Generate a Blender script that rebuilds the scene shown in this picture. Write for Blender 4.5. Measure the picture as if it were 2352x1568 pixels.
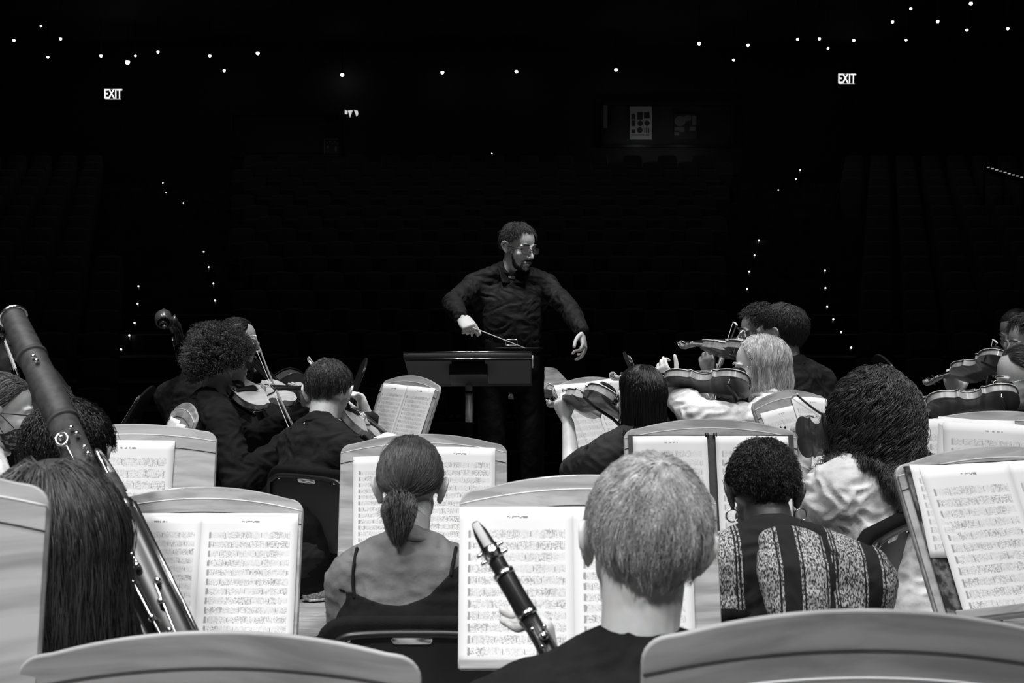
import bpy, math, random
import numpy as np
from mathutils import Matrix, Vector, noise
# ---------------------------------------------------------------- scene, camera, light
for o in list(bpy.data.objects): bpy.data.objects.remove(o)
SC = bpy.context.scene; COL = SC.collection
F = 2940.0; CH = 1.44; PIT = math.atan(77 / F)
cd = bpy.data.cameras.new('camera'); cam = bpy.data.objects.new('camera', cd); COL.objects.link(cam)
cd.sensor_width = 36; cd.lens = F * 36 / 2352; cd.clip_start = .05; cd.clip_end = 200
cam.location = (0, 0, CH); cam.rotation_euler = (math.pi / 2 - PIT, 0, 0)
cd.dof.use_dof = True; cd.dof.focus_distance = 5.5; cd.dof.aperture_fstop = 11.0
SC.camera = cam
SC.view_settings.view_transform = 'Standard'; SC.view_settings.look = 'None'
SC.view_settings.gamma = 1; SC.view_settings.use_curve_mapping = False; SC.view_settings.exposure = 0.0
w = bpy.data.worlds.new('hall_dark'); SC.world = w; w.use_nodes = True
w.node_tree.nodes['Background'].inputs[0].default_value = (1, 1, 1, 1)
w.node_tree.nodes['Background'].inputs[1].default_value = 0.0004

def spot(loc, aim, power, ang, blend=.6, rad=.3):
    l = bpy.data.lights.new('stage_spot', 'SPOT'); l.energy = power; l.spot_size = math.radians(ang); l.spot_blend = blend
    l.shadow_soft_size = rad
    o = bpy.data.objects.new('stage_spot', l); COL.objects.link(o); o.location = loc
    o.rotation_euler = (Vector(aim) - Vector(loc)).to_track_quat('-Z', 'Y').to_euler()
    return o
LP = 1.0
for (x, y, ax, ay, p, an) in [(-2.0, -1.2, -1.1, 1.5, 760, 40), (1.2, -1.2, .5, 1.7, 330, 36), (-2.8, .9, -2.3, 2.1, 640, 58), (0, .6, 0, 2.0, 330, 58), (2.8, .9, 2.3, 2.1, 520, 58),
                          (-2.4, 3.0, -2.1, 3.6, 640, 54), (0, 3.0, 0, 3.5, 520, 52), (2.4, 3.0, 2.1, 3.6, 560, 54),
                          (-1.2, 5.5, -.4, 6.1, 820, 42), (1.3, 5.5, .6, 6.1, 820, 42), (3.4, 4.6, 3.0, 5.2, 350, 46), (-3.4, 4.6, -3.0, 5.2, 350, 46)]:
    spot((x, y, 6.6 if y > -1 else 5.0), (ax, ay, 1.0), p * LP, an)

hl_ = bpy.data.lights.new('hall_fill', 'AREA'); hl_.shape = 'RECTANGLE'; hl_.size = 24; hl_.size_y = 14; hl_.energy = 17  # unseen fill area added to lift the dark hall
ho_ = bpy.data.objects.new('hall_fill', hl_); COL.objects.link(ho_); ho_.location = (0, 20, 7.6)

def P(px, py, Y):
    u = (px - 1176) / F; v = (784 - py) / F
    d = np.array([u, math.cos(PIT) + v * math.sin(PIT), -math.sin(PIT) + v * math.cos(PIT)])
    return np.array([0, 0, CH]) + d * (Y / d[1])
def V3(*a): return np.array(a, float)
def nz(v): v = np.asarray(v, float); return v / (np.linalg.norm(v, axis=-1, keepdims=True) + 1e-12)
def frame(a, pitch=0, roll=0):
    a, p, r = map(math.radians, (a, pitch, roll))
    f = V3(math.sin(a) * math.cos(p), math.cos(a) * math.cos(p), math.sin(p)); rt = V3(math.cos(a), -math.sin(a), 0)
    u = np.cross(rt, f); rt, u = rt * math.cos(r) - u * math.sin(r), u * math.cos(r) + rt * math.sin(r)
    return np.stack([rt, f, u], 1)
# ---------------------------------------------------------------- materials
def mat(name, c, rough=.6, spec=.5, metal=0., coat=0., emit=0.):
    m = bpy.data.materials.new(name); m.use_nodes = True; b = m.node_tree.nodes['Principled BSDF']
    b.inputs['Base Color'].default_value = (c, c, c, 1); b.inputs['Roughness'].default_value = rough
    b.inputs['Specular IOR Level'].default_value = spec; b.inputs['Metallic'].default_value = metal; b.inputs['Coat Weight'].default_value = coat
    if emit: b.inputs['Emission Color'].default_value = (1, 1, 1, 1); b.inputs['Emission Strength'].default_value = emit
    return m
def nodes(m): nt = m.node_tree; return nt, nt.nodes, nt.links, nt.nodes['Principled BSDF']
def noisy(m, c0, c1, scale=(8, 8, 8), detail=4, bump=0., bscale=None, lo=.3, hi=.7, coord='Object', rough=.6, dist=0.):
    nt, N, L, b = nodes(m)
    tc = N.new('ShaderNodeTexCoord'); mp = N.new('ShaderNodeMapping'); mp.inputs['Scale'].default_value = scale
    n = N.new('ShaderNodeTexNoise'); n.inputs['Scale'].default_value = 1; n.inputs['Detail'].default_value = detail; n.inputs['Roughness'].default_value = rough
    n.inputs['Distortion'].default_value = dist
    L.new(tc.outputs[coord], mp.inputs[0]); L.new(mp.outputs[0], n.inputs['Vector'])
    r = N.new('ShaderNodeValToRGB'); r.color_ramp.elements[0].position = lo; r.color_ramp.elements[1].position = hi
    r.color_ramp.elements[0].color = (c0, c0, c0, 1); r.color_ramp.elements[1].color = (c1, c1, c1, 1)
    L.new(n.outputs['Fac'], r.inputs[0]); L.new(r.outputs[0], b.inputs['Base Color'])
    if bump:
        n2 = n
        if bscale:
            n2 = N.new('ShaderNodeTexNoise'); n2.inputs['Scale'].default_value = bscale; n2.inputs['Detail'].default_value = 3; L.new(tc.outputs[coord], n2.inputs['Vector'])
        bp = N.new('ShaderNodeBump'); bp.inputs['Strength'].default_value = bump; bp.inputs['Distance'].default_value = .01
        L.new(n2.outputs['Fac'], bp.inputs['Height']); L.new(bp.outputs[0], b.inputs['Normal'])
    return m
def fabric(name, c, rough=.9, bump=.35, bs=35, sheen=.0):
    m = noisy(mat(name, c, rough, .06), c * .62, c * .95, (14, 14, 14), 5, bump, bs)
    m.node_tree.nodes['Principled BSDF'].inputs['Sheen Weight'].default_value = sheen; return m
def woodmat(name, c0, c1, sx=1.2, sz=26, rough=.45, coat=.15):
    # plain-sawn grain: rings stretched along x with a few dark pores
    m = mat(name, c0, rough, .4, coat=coat); nt, N, L, b = nodes(m)
    tc = N.new('ShaderNodeTexCoord'); oi = N.new('ShaderNodeObjectInfo'); ad = N.new('ShaderNodeVectorMath'); ad.operation = 'ADD'
    L.new(tc.outputs['Object'], ad.inputs[0]); sc = N.new('ShaderNodeMath'); sc.operation = 'MULTIPLY'; sc.inputs[1].default_value = 7
    L.new(oi.outputs['Random'], sc.inputs[0]); L.new(sc.outputs[0], ad.inputs[1])
    n0 = N.new('ShaderNodeTexNoise'); n0.inputs['Scale'].default_value = 2.2; n0.inputs['Detail'].default_value = 1; L.new(ad.outputs[0], n0.inputs['Vector'])
    mp = N.new('ShaderNodeMapping'); mp.inputs['Scale'].default_value = (sx, sx, sz); L.new(ad.outputs[0], mp.inputs[0])
    av = N.new('ShaderNodeVectorMath'); av.operation = 'ADD'; sv = N.new('ShaderNodeVectorMath'); sv.operation = 'SCALE'; sv.inputs[3].default_value = 3.5
    L.new(n0.outputs['Color'], sv.inputs[0]); L.new(mp.outputs[0], av.inputs[0]); L.new(sv.outputs[0], av.inputs[1])
    n1 = N.new('ShaderNodeTexNoise'); n1.inputs['Scale'].default_value = 1.6; n1.inputs['Detail'].default_value = 4; L.new(av.outputs[0], n1.inputs['Vector'])
    r = N.new('ShaderNodeValToRGB'); r.color_ramp.elements[0].position = .36; r.color_ramp.elements[1].position = .6
    r.color_ramp.elements[0].color = (c0, c0, c0, 1); r.color_ramp.elements[1].color = (c1, c1, c1, 1)
    L.new(n1.outputs['Fac'], r.inputs[0]); L.new(r.outputs[0], b.inputs['Base Color'])
    return m
M = {}
M['skin'] = noisy(mat('skin', .5, .5, .4), .62, .70, (30, 30, 30), 3)
M['skin_mid'] = noisy(mat('skin_mid', .34, .5, .4), .34, .42, (30, 30, 30), 3)
M['skin_dark'] = noisy(mat('skin_dark', .05, .45, .5), .045, .06, (30, 30, 30), 3)
M['skin_tan'] = noisy(mat('skin_tan', .2, .5, .4), .2, .26, (30, 30, 30), 3)
for m_ in ('skin', 'skin_mid', 'skin_tan'):
    b_ = M[m_].node_tree.nodes['Principled BSDF']; b_.inputs['Subsurface Weight'].default_value = .15; b_.inputs['Subsurface Scale'].default_value = .01
M['wood'] = woodmat('stand_wood', .25, .42)
M['wood_dark'] = woodmat('stand_wood_smoked', .26, .40, 1.2, 22, .6, .0)
M['groove'] = mat('routed_groove', .03, .7)
M['pale_wood_and_glint'] = mat('pale_wood_and_edge_glint', .62, .4)  # pale wood of bridges and baton grip; also paints the desk edge highlight
M['black_metal'] = mat('black_metal', .02, .35, .5, .4)
M['black_plastic'] = mat('black_plastic', .012, .45)
M['chrome'] = mat('chrome', .75, .18, .5, 1.)
M['silver_key'] = mat('silver_key', .8, .2, .5, 1.)
M['chair_fabric'] = fabric('chair_upholstery', .012, .9, .2, 300)
M['paper'] = mat('blank_paper', .75, .8, .2)
M['folder'] = noisy(mat('folder', .03, .5), .02, .05, (30, 30, 30), 4)
M['folder_worn'] = noisy(mat('folder_worn', .06, .45), .02, .30, (26, 26, 26), 5, lo=.45, hi=.72)
M['ebony'] = mat('ebony', .012, .3)
M['clarinet_black'] = mat('clarinet_black', .012, .32)
M['mouthpiece'] = mat('reed_cane', .42, .5)
M['bassoon_wood'] = noisy(mat('bassoon_wood', .03, .55, .25), .022, .05, (60, 60, 6), 4)
M['violin_top'] = noisy(mat('violin_spruce', .4, .3, .5, coat=.3), .45, .62, (70, 5, 5), 3)
M['violin_back'] = noisy(mat('violin_maple', .1, .3, .5, coat=.4), .07, .12, (5, 60, 5), 3)
M['violin_rib'] = noisy(mat('violin_rib', .4, .3, .5, coat=.4), .30, .48, (8, 70, 8), 3)
M['cello_wood'] = noisy(mat('cello_varnish', .06, .3, .5, coat=.4), .045, .08, (30, 8, 8), 3)
M['string'] = mat('steel_string', .55, .3, .5, 1.)
M['bow_hair'] = mat('bow_hair', .75, .5)
M['bow_stick'] = mat('bow_stick', .2, .3, coat=.3)
M['bow_dark'] = mat('bow_stick_dark', .03, .3, coat=.3)
M['white'] = mat('white_enamel', .8, .4)
M['glasses'] = mat('dark_frames', .02, .3)
M['glasses_metal'] = mat('metal_frames', .6, .2, .5, 1.)
M['lens'] = mat('lens_glass', 1., .02)
b_ = M['lens'].node_tree.nodes['Principled BSDF']; b_.inputs['Alpha'].default_value = .10
M['eye_white'] = mat('eye_white', .32, .2); M['iris'] = mat('iris', .02, .2)
M['earring'] = mat('earring', .7, .2, .5, 1.)
M['hall'] = mat('hall_dark_paint', .035, .8); M['carpet'] = noisy(mat('hall_carpet', .03, .95), .04, .12, (3, 3, 3), 4)
M['seat_cloth'] = mat('seat_cloth', .12, .8)
M['starlight'] = mat('downlight_bulb', 1, .5, emit=10.); M['steplight'] = mat('step_light_bulb', 1, .5, emit=5.)
M['exit_glow'] = mat('exit_glow', 1, .5, emit=1.1); M['exit_box'] = mat('exit_box', .006, .5)
def hairmat(name, c, rough=.38, spec=.5, var=.5):
    m = noisy(mat(name, c, rough, spec), c * (1 - var), c * (1 + var), (60, 60, 9), 3, coord='Object'); return m
M['hair_black'] = hairmat('hair_black', .010, .33, .5); M['hair_dark'] = hairmat('hair_dark_brown', .022, .4, .5)
M['hair_brown'] = hairmat('hair_brown', .05, .4, .5); M['hair_blond'] = hairmat('hair_blond', .42, .5, .4, .45)
M['hair_blonde_long'] = hairmat('hair_blonde_long', .50, .45, .5, .45); M['hair_grey'] = hairmat('hair_grey', .10, .5, .4)
M['hair_curly'] = hairmat('hair_curly', .05, .4, .5)
# stage boards
def floor_mat():
    m = mat('stage_boards', .5, .4, .4); nt, N, L, b = nodes(m)
    tc = N.new('ShaderNodeTexCoord'); br = N.new('ShaderNodeTexBrick'); L.new(tc.outputs['Object'], br.inputs['Vector'])
    br.inputs['Color1'].default_value = (.56,) * 3 + (1,); br.inputs['Color2'].default_value = (.46,) * 3 + (1,); br.inputs['Mortar'].default_value = (.2,) * 3 + (1,)
    br.inputs['Scale'].default_value = 1; br.inputs['Mortar Size'].default_value = .002; br.inputs['Brick Width'].default_value = 1.6; br.inputs['Row Height'].default_value = .09
    n = N.new('ShaderNodeTexNoise'); mp = N.new('ShaderNodeMapping'); mp.inputs['Scale'].default_value = (2, 14, 2); L.new(tc.outputs['Object'], mp.inputs[0]); L.new(mp.outputs[0], n.inputs['Vector'])
    n.inputs['Detail'].default_value = 5; r = N.new('ShaderNodeMapRange'); r.inputs[1].default_value = .3; r.inputs[2].default_value = .7; r.inputs[3].default_value = .6; r.inputs[4].default_value = 1.1
    L.new(n.outputs['Fac'], r.inputs[0]); mx = N.new('ShaderNodeVectorMath'); mx.operation = 'SCALE'; L.new(br.outputs['Color'], mx.inputs[0]); L.new(r.outputs[0], mx.inputs[3]); L.new(mx.outputs[0], b.inputs['Base Color'])
    return m
M['boards'] = floor_mat()
# printed music: staves, notes, beams from the page's UV
def music_mat(name, staves=12, seed=0, ink=.75, head=.86):
    m = mat(name, .85, .8, .2); nt, N, L, b = nodes(m)
    def mt(op, a, c=None, d=None):
        n = N.new('ShaderNodeMath'); n.operation = op
        for i, x in enumerate((a, c, d)):
            if x is None: continue
            if isinstance(x, (int, float)): n.inputs[i].default_value = x
            else: L.new(x, n.inputs[i])
        return n.outputs[0]
    uv = N.new('ShaderNodeUVMap'); sp = N.new('ShaderNodeSeparateXYZ'); L.new(uv.outputs[0], sp.inputs[0]); u, v = sp.outputs[0], sp.outputs[1]
    def box(x, lo, hi): return mt('MULTIPLY', mt('GREATER_THAN', x, lo), mt('LESS_THAN', x, hi))
    vv = mt('MULTIPLY', mt('SUBTRACT', v, .06), staves / (head - .06)); cell = mt('FRACT', vv); row = mt('FLOOR', vv)
    area = mt('MULTIPLY', box(u, .075, .925), box(v, .06, head))
    ln = mt('LESS_THAN', mt('FRACT', mt('MULTIPLY', mt('SUBTRACT', cell, .30), 10)), .18); lines = mt('MULTIPLY', mt('MULTIPLY', ln, box(cell, .3, .81)), .5)
    def nz_(sx, sy, off, det=1.):
        cb = N.new('ShaderNodeCombineXYZ'); L.new(mt('MULTIPLY', u, sx), cb.inputs[0]); L.new(mt('MULTIPLY_ADD', row, 3.7 + off, mt('MULTIPLY', cell, sy)), cb.inputs[1]); cb.inputs[2].default_value = seed * 3.1 + off
        n = N.new('ShaderNodeTexNoise'); n.inputs['Scale'].default_value = 1; n.inputs['Detail'].default_value = det; L.new(cb.outputs[0], n.inputs['Vector']); return n.outputs['Fac']
    notes = mt('MULTIPLY', mt('GREATER_THAN', nz_(75, 7, 1.3), .57), box(cell, .16, .92))
    stems = mt('MULTIPLY', mt('GREATER_THAN', nz_(150, 1.2, 5.1), .62), box(cell, .25, .88))
    beams = mt('MULTIPLY', mt('GREATER_THAN', nz_(18, 16, 9.2), .63), box(cell, .14, .9))
    dens = mt('MULTIPLY_ADD', nz_(5, .5, 14.), 1.6, -.35)
    marks = mt('MULTIPLY', mt('MAXIMUM', mt('MAXIMUM', notes, mt('MULTIPLY', stems, .8)), beams), mt('MINIMUM', mt('MAXIMUM', dens, .15), 1.))
    clef = mt('MULTIPLY', box(u, .08, .10), box(cell, .22, .88))
    bar = mt('MULTIPLY', mt('LESS_THAN', mt('FRACT', mt('MULTIPLY_ADD', row, .37, mt('MULTIPLY', u, 5.3))), .03), box(cell, .3, .75))
    title = mt('MULTIPLY', mt('MULTIPLY', box(u, .42, .6), box(v, .925, .94)), mt('GREATER_THAN', nz_(60, 1, 3), .48))
    al = mt('MAXIMUM', mt('MAXIMUM', lines, marks), mt('MAXIMUM', mt('MULTIPLY', clef, .8), bar))
    al = mt('MAXIMUM', mt('MULTIPLY', al, area), title); al = mt('MULTIPLY', al, ink)
    col = mt('SUBTRACT', .75, mt('MULTIPLY', al, .73)); cc = N.new('ShaderNodeCombineColor')
    for i in range(3): L.new(col, cc.inputs[i])
    L.new(cc.outputs[0], b.inputs['Base Color']); return m
M['music'] = [music_mat('printed_music', 12, 1), music_mat('printed_music', 11, 2), music_mat('printed_music', 8, 3), music_mat('printed_music', 13, 4), music_mat('printed_music_open', 9, 5, .55)]
# ---------------------------------------------------------------- mesh helpers
class G:
    def __init__(s): s.V = []; s.F = []; s.n = 0
    def add(s, VF):
        V, Fc = VF; V = np.asarray(V, float); s.V.append(V); n = s.n
        s.F += [[i + n for i in f] for f in Fc]; s.n += len(V); return s
    def get(s): return np.concatenate(s.V), s.F
def mesh(name, VF, m=None, smooth=True):
    V, Fc = VF; me = bpy.data.meshes.new(name); me.from_pydata(np.asarray(V).tolist(), [], Fc if isinstance(Fc, list) else Fc.tolist())
    if m is not None: me.materials.append(M[m] if isinstance(m, str) else m)
    if smooth: me.shade_smooth()
    me.update(); return me
def ob(name, me, parent=None, loc=None, **kw):
    o = bpy.data.objects.new(name, me); COL.objects.link(o)
    if parent is not None: o.parent = parent
    if loc is not None: o.location = loc
    for k, v in kw.items(): o[k] = v
    return o
def part(name, VF, m, parent, smooth=True, bevel=0, **kw):
    o = ob(name, mesh(name, VF, m, smooth), parent, **kw)
    if bevel:
        b = o.modifiers.new('bevel', 'BEVEL'); b.width = bevel; b.segments = 2; b.limit_method = 'ANGLE'
    return o
def thing(name, label, cat, loc=(0, 0, 0), group=None, R=None):
    o = ob(name, None); o['label'] = label; o['category'] = cat
    if group: o['group'] = group
    if R is None: o.location = loc
    else: o.matrix_world = M4(R, loc)
    return o
def M4(R, t):
    m = Matrix.Identity(4)
    for i in range(3):
        for j in range(3): m[i][j] = float(R[i][j])
        m[i][3] = float(t[i])
    return m
def xf(VF, R=None, t=None, s=None):
    V, Fc = VF; V = np.asarray(V, float)
    if s is not None: V = V * s
    if R is not None: V = V @ np.asarray(R).T
    if t is not None: V = V + np.asarray(t)
    return V, Fc
def box(c, d):
    c = np.asarray(c, float); d = np.asarray(d, float) / 2
    V = [c + d * V3(x, y, z) for x in (-1, 1) for y in (-1, 1) for z in (-1, 1)]
    return np.array(V), [[0, 1, 3, 2], [4, 6, 7, 5], [0, 4, 5, 1], [2, 3, 7, 6], [0, 2, 6, 4], [1, 5, 7, 3]]
def tube(path, r, seg=10, up=None, cap=True, r2=None, closed=False):
    p = np.asarray(path, float); n = len(p); r = np.broadcast_to(np.asarray(r, float), (n,)) if np.ndim(r) < 2 else r
    r2 = r if r2 is None else np.broadcast_to(np.asarray(r2, float), (n,))
    t = np.gradient(p, axis=0)
    if closed: t = np.roll(p, -1, 0) - np.roll(p, 1, 0)
    t = nz(t)
    if up is None:
        a = V3(0, 0, 1) if abs(t[0][2]) < .8 else V3(1, 0, 0); u = nz(a - t[0] * (a @ t[0])); U = [u]
        for i in range(1, n): u = nz(U[-1] - t[i] * (U[-1] @ t[i])); U.append(u)
        U = np.array(U)
    else:
        a = np.broadcast_to(np.asarray(up, float), (n, 3)); U = nz(a - t * np.sum(a * t, 1, keepdims=True))
    W = np.cross(t, U); th = np.linspace(0, 2 * math.pi, seg, endpoint=False)
    V = p[:, None] + (np.cos(th)[None, :, None] * U[:, None] * r[:, None, None]) + (np.sin(th)[None, :, None] * W[:, None] * r2[:, None, None])
    V = V.reshape(-1, 3); Fc = []
    for i in range(n if closed else n - 1):
        k = (i + 1) % n
        for j in range(seg):
            j2 = (j + 1) % seg; Fc.append([i * seg + j, i * seg + j2, k * seg + j2, k * seg + j])
    if cap and not closed:
        Fc.append(list(range(seg))[::-1]); Fc.append([(n - 1) * seg + j for j in range(seg)])
    return V, Fc
def limb(path, r, seg=14, up=None, r2=None):
    # tube with rounded ends
    p = np.asarray(path, float); r = np.broadcast_to(np.asarray(r, float), (len(p),)); q = r if r2 is None else np.broadcast_to(np.asarray(r2, float), (len(p),))
    k = np.array([.98, .75, .4]); c = np.sqrt(1 - k ** 2)[:, None]
    d0 = nz(p[0] - p[1]); d1 = nz(p[-1] - p[-2]); m0, m1 = min(r[0], q[0]), min(r[-1], q[-1])
    a = p[0] + d0 * c[::-1] * m0; b = p[-1] + d1 * c * m1
    # subdivide long pieces smoothly
    return tube(np.concatenate([a, p, b]), np.concatenate([k[::-1] * r[0], r, k * r[-1]]), seg, up, True, np.concatenate([k[::-1] * q[0], q, k * q[-1]]))
def ell(c, r, R=None, nu=16, nv=10):
    V = [[0, 0, 1]]
    for i in range(1, nv):
        for j in range(nu):
            a, b = math.pi * i / nv, 2 * math.pi * j / nu; V.append([math.sin(a) * math.cos(b), math.sin(a) * math.sin(b), math.cos(a)])
    V.append([0, 0, -1]); Fc = [[0, 1 + j, 1 + (j + 1) % nu] for j in range(nu)]
    for i in range(nv - 2):
        for j in range(nu):
            a = 1 + i * nu; j2 = (j + 1) % nu; Fc.append([a + j, a + nu + j, a + nu + j2, a + j2])
    e = len(V) - 1; a = 1 + (nv - 2) * nu; Fc += [[e, a + (j + 1) % nu, a + j] for j in range(nu)]
    V = np.array(V) * np.broadcast_to(np.asarray(r, float), (3,))
    if R is not None: V = V @ np.asarray(R).T
    return V + np.asarray(c), Fc
def smooth_path(p, k=4):
    p = np.asarray(p, float); n = len(p); out = []
    q = np.concatenate([[2 * p[0] - p[1]], p, [2 * p[-1] - p[-2]]])
    for i in range(n - 1):
        a, b, c, d = q[i], q[i + 1], q[i + 2], q[i + 3]
        for j in range(k):
            t = j / k; out.append(.5 * ((2 * b) + (-a + c) * t + (2 * a - 5 * b + 4 * c - d) * t * t + (-a + 3 * b - 3 * c + d) * t ** 3))
    out.append(p[-1]); return np.array(out)
def prism(poly, z0, z1):
    # polygon in xy extruded along z
    n = len(poly); V = [[x, y, z0] for x, y in poly] + [[x, y, z1] for x, y in poly]
    return np.array(V), [list(range(n))[::-1], list(range(n, 2 * n))] + [[i, (i + 1) % n, n + (i + 1) % n, n + i] for i in range(n)]
def fuse(VF, vx, m, name='fused', sm=3, fac=.5):
    me = mesh(name, VF, m, False); o = bpy.data.objects.new(name, me); COL.objects.link(o)
    r = o.modifiers.new('r', 'REMESH'); r.mode = 'VOXEL'; r.voxel_size = vx
    if sm: s = o.modifiers.new('s', 'SMOOTH'); s.iterations = sm; s.factor = fac
    dg = bpy.context.evaluated_depsgraph_get(); out = bpy.data.meshes.new_from_object(o.evaluated_get(dg)); bpy.data.objects.remove(o)
    out.name = name; out.materials.clear(); out.materials.append(M[m] if isinstance(m, str) else m); out.shade_smooth(); return out
def displace(me, fn):
    n = len(me.vertices); co = np.empty(n * 3); me.vertices.foreach_get('co', co); co = co.reshape(-1, 3)
    nm = np.empty(n * 3); me.vertices.foreach_get('normal', nm); nm = nm.reshape(-1, 3)
    co = fn(co, nm); me.vertices.foreach_set('co', co.ravel()); me.update()
def wrinkles(me, amp=.006, sc=9., st=(1, 1, 1), seed=0):
    def fn(co, nm):
        q = co * np.array(st) * sc + seed * 11.3; out = np.empty(len(co))
        for i, v in enumerate(q.tolist()):
            a = noise.noise(v); b = noise.noise((v[0] * 2.1 + a * 2, v[1] * 2.1, v[2] * 2.1)); out[i] = (abs(b) * -1.6 + .4) + a * .6
        return co + nm * (out * amp)[:, None]
    displace(me, fn)
# ---------------------------------------------------------------- people
def hand_geo(g, w, d, n, side, curl=35, sc=1., thumb_out=.8, fan=.0, curls=None, thumb_curl=0):
    d = nz(d); n = nz(n - d * (np.dot(n, d))); t = np.cross(d, n) * (1 if side == 'R' else -1)
    S = sc
    g.add(limb([w - d * .02 * S, w + d * .02 * S, w + d * .055 * S, w + d * .085 * S], np.array([.025, .031, .040, .038]) * S, 14, up=t, r2=np.array([.019, .018, .0155, .0125]) * S))
    L = [.072, .080, .074, .058]; O = [.030, .010, -.010, -.029]
    for i in range(4):
        c = curl if curls is None else curls[i]
        p = w + d * (.086 - .004 * abs(i - 1)) * S + t * O[i] * S; dd = nz(d + t * fan * (1.5 - i)); pts = [p - dd * .015 * S, p]
        for k, fr in enumerate((.45, .31, .24)):
            a = math.radians(c * (.7, 1.05, .75)[k]); ax = np.cross(dd, n); dd = dd * math.cos(a) + np.cross(nz(ax), dd) * math.sin(a)
            nn = np.dot(dd, n); p = p + dd * L[i] * fr * S; pts.append(p)
        g.add(limb(smooth_path(pts, 3), np.linspace(.0098, .0072, 13) * S, 10))
    p = w + d * .022 * S + t * .026 * S; pts = [w + d * .015 * S + t * .012 * S, p]
    a = thumb_out
    for k, (x, y, z, l) in enumerate(((.62, .75 * a, .35, .043), (.85, .45 * a, .35 + thumb_curl * .3, .033), (.95, .25 * a, .3 + thumb_curl * .5, .026))):
        p = p + nz(d * x + t * y + n * z) * l * S; pts.append(p)
    g.add(limb(smooth_path(pts, 3), np.linspace(.0135, .0088, 13) * S, 10))

def ik(a, b, l1, l2, hint):
    v = b - a; D = np.linalg.norm(v); D2 = min(D, (l1 + l2) * .995); u = v / D
    x = (l1 * l1 - l2 * l2 + D2 * D2) / (2 * D2); h = math.sqrt(max(l1 * l1 - x * x, 1e-6)); hn = nz(hint - u * (hint @ u))
    return a + u * x + hn * h, a + u * D2

HC = V3(0, -.015, .034); HR = V3(.078, .100, .087)
def head_geo(g, H, c, s, female=False, nose=1., hw=1.):
    def A(VF): g.add(xf(VF, H * s, c))
    w = (.94 if female else 1.) * hw
    A(ell(HC, (HR - .001) * V3(hw, 1, 1), None, 28, 18))
    A(ell((0, .030, -.022), (.062 * w, .060, .088), None, 24, 16)); A(ell((0, .032, -.072), (.053 * w, .056, .040), None, 20, 12))
    A(ell((0, .076, -.098), (.020 * w, .017, .016))); A(ell((0, .02, -.03), (.067 * w, .04, .06)))
    A(limb([(0, .083, .012), (0, .098, -.010), (0, .112, -.030), (0, .113, -.036)], [.0075, .0075, .009 * nose, .0095 * nose], 12))
    for q in (-1, 1):
        A(ell((q * .012, .101, -.040), (.0085, .010, .0075))); A(ell((q * .040 * w, .058, -.028), (.021, .020, .020)))
        A(limb([(q * .012, .0865, .018), (q * .032, .0835, .023), (q * .050, .068, .016)], [.0055, .0062, .005], 10))
        # upper and lower eyelids
        A(limb([(q * .016, .080, .000), (q * .031, .0875, .007), (q * .046, .076, .000)], .0036, 8)); A(limb([(q * .016, .080, -.003), (q * .031, .084, -.010), (q * .046, .075, -.002)], .0032, 8))
        # ears
        A = lambda VF: g.add(xf((np.asarray(VF[0]) - V3(q * .079 * (1 - hw), 0, 0), VF[1]), H * s, c)); A(limb([(q * .077, -.004, -.026), (q * .085, -.014, .0), (q * .087, -.014, .012)], [.007, .012, .011], 12, up=(0, 1, 0), r2=[.006, .006, .005])); A(limb(smooth_path([(q * .078, .004, .004), (q * .086, -.001, .021), (q * .096, -.020, .023), (q * .097, -.029, .004), (q * .089, -.020, -.018), (q * .080, -.006, -.034)], 3), .0048, 8))
    A = lambda VF: g.add(xf(VF, H * s, c)); A(limb([(-.024 * w, .084, -.068), (-.008, .096, -.0645), (0, .097, -.066), (.008, .096, -.0645), (.024 * w, .084, -.068)], .0048, 8))
    A(limb([(-.020 * w, .085, -.073), (0, .095, -.0765), (.020 * w, .085, -.073)], .0052, 8))

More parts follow.
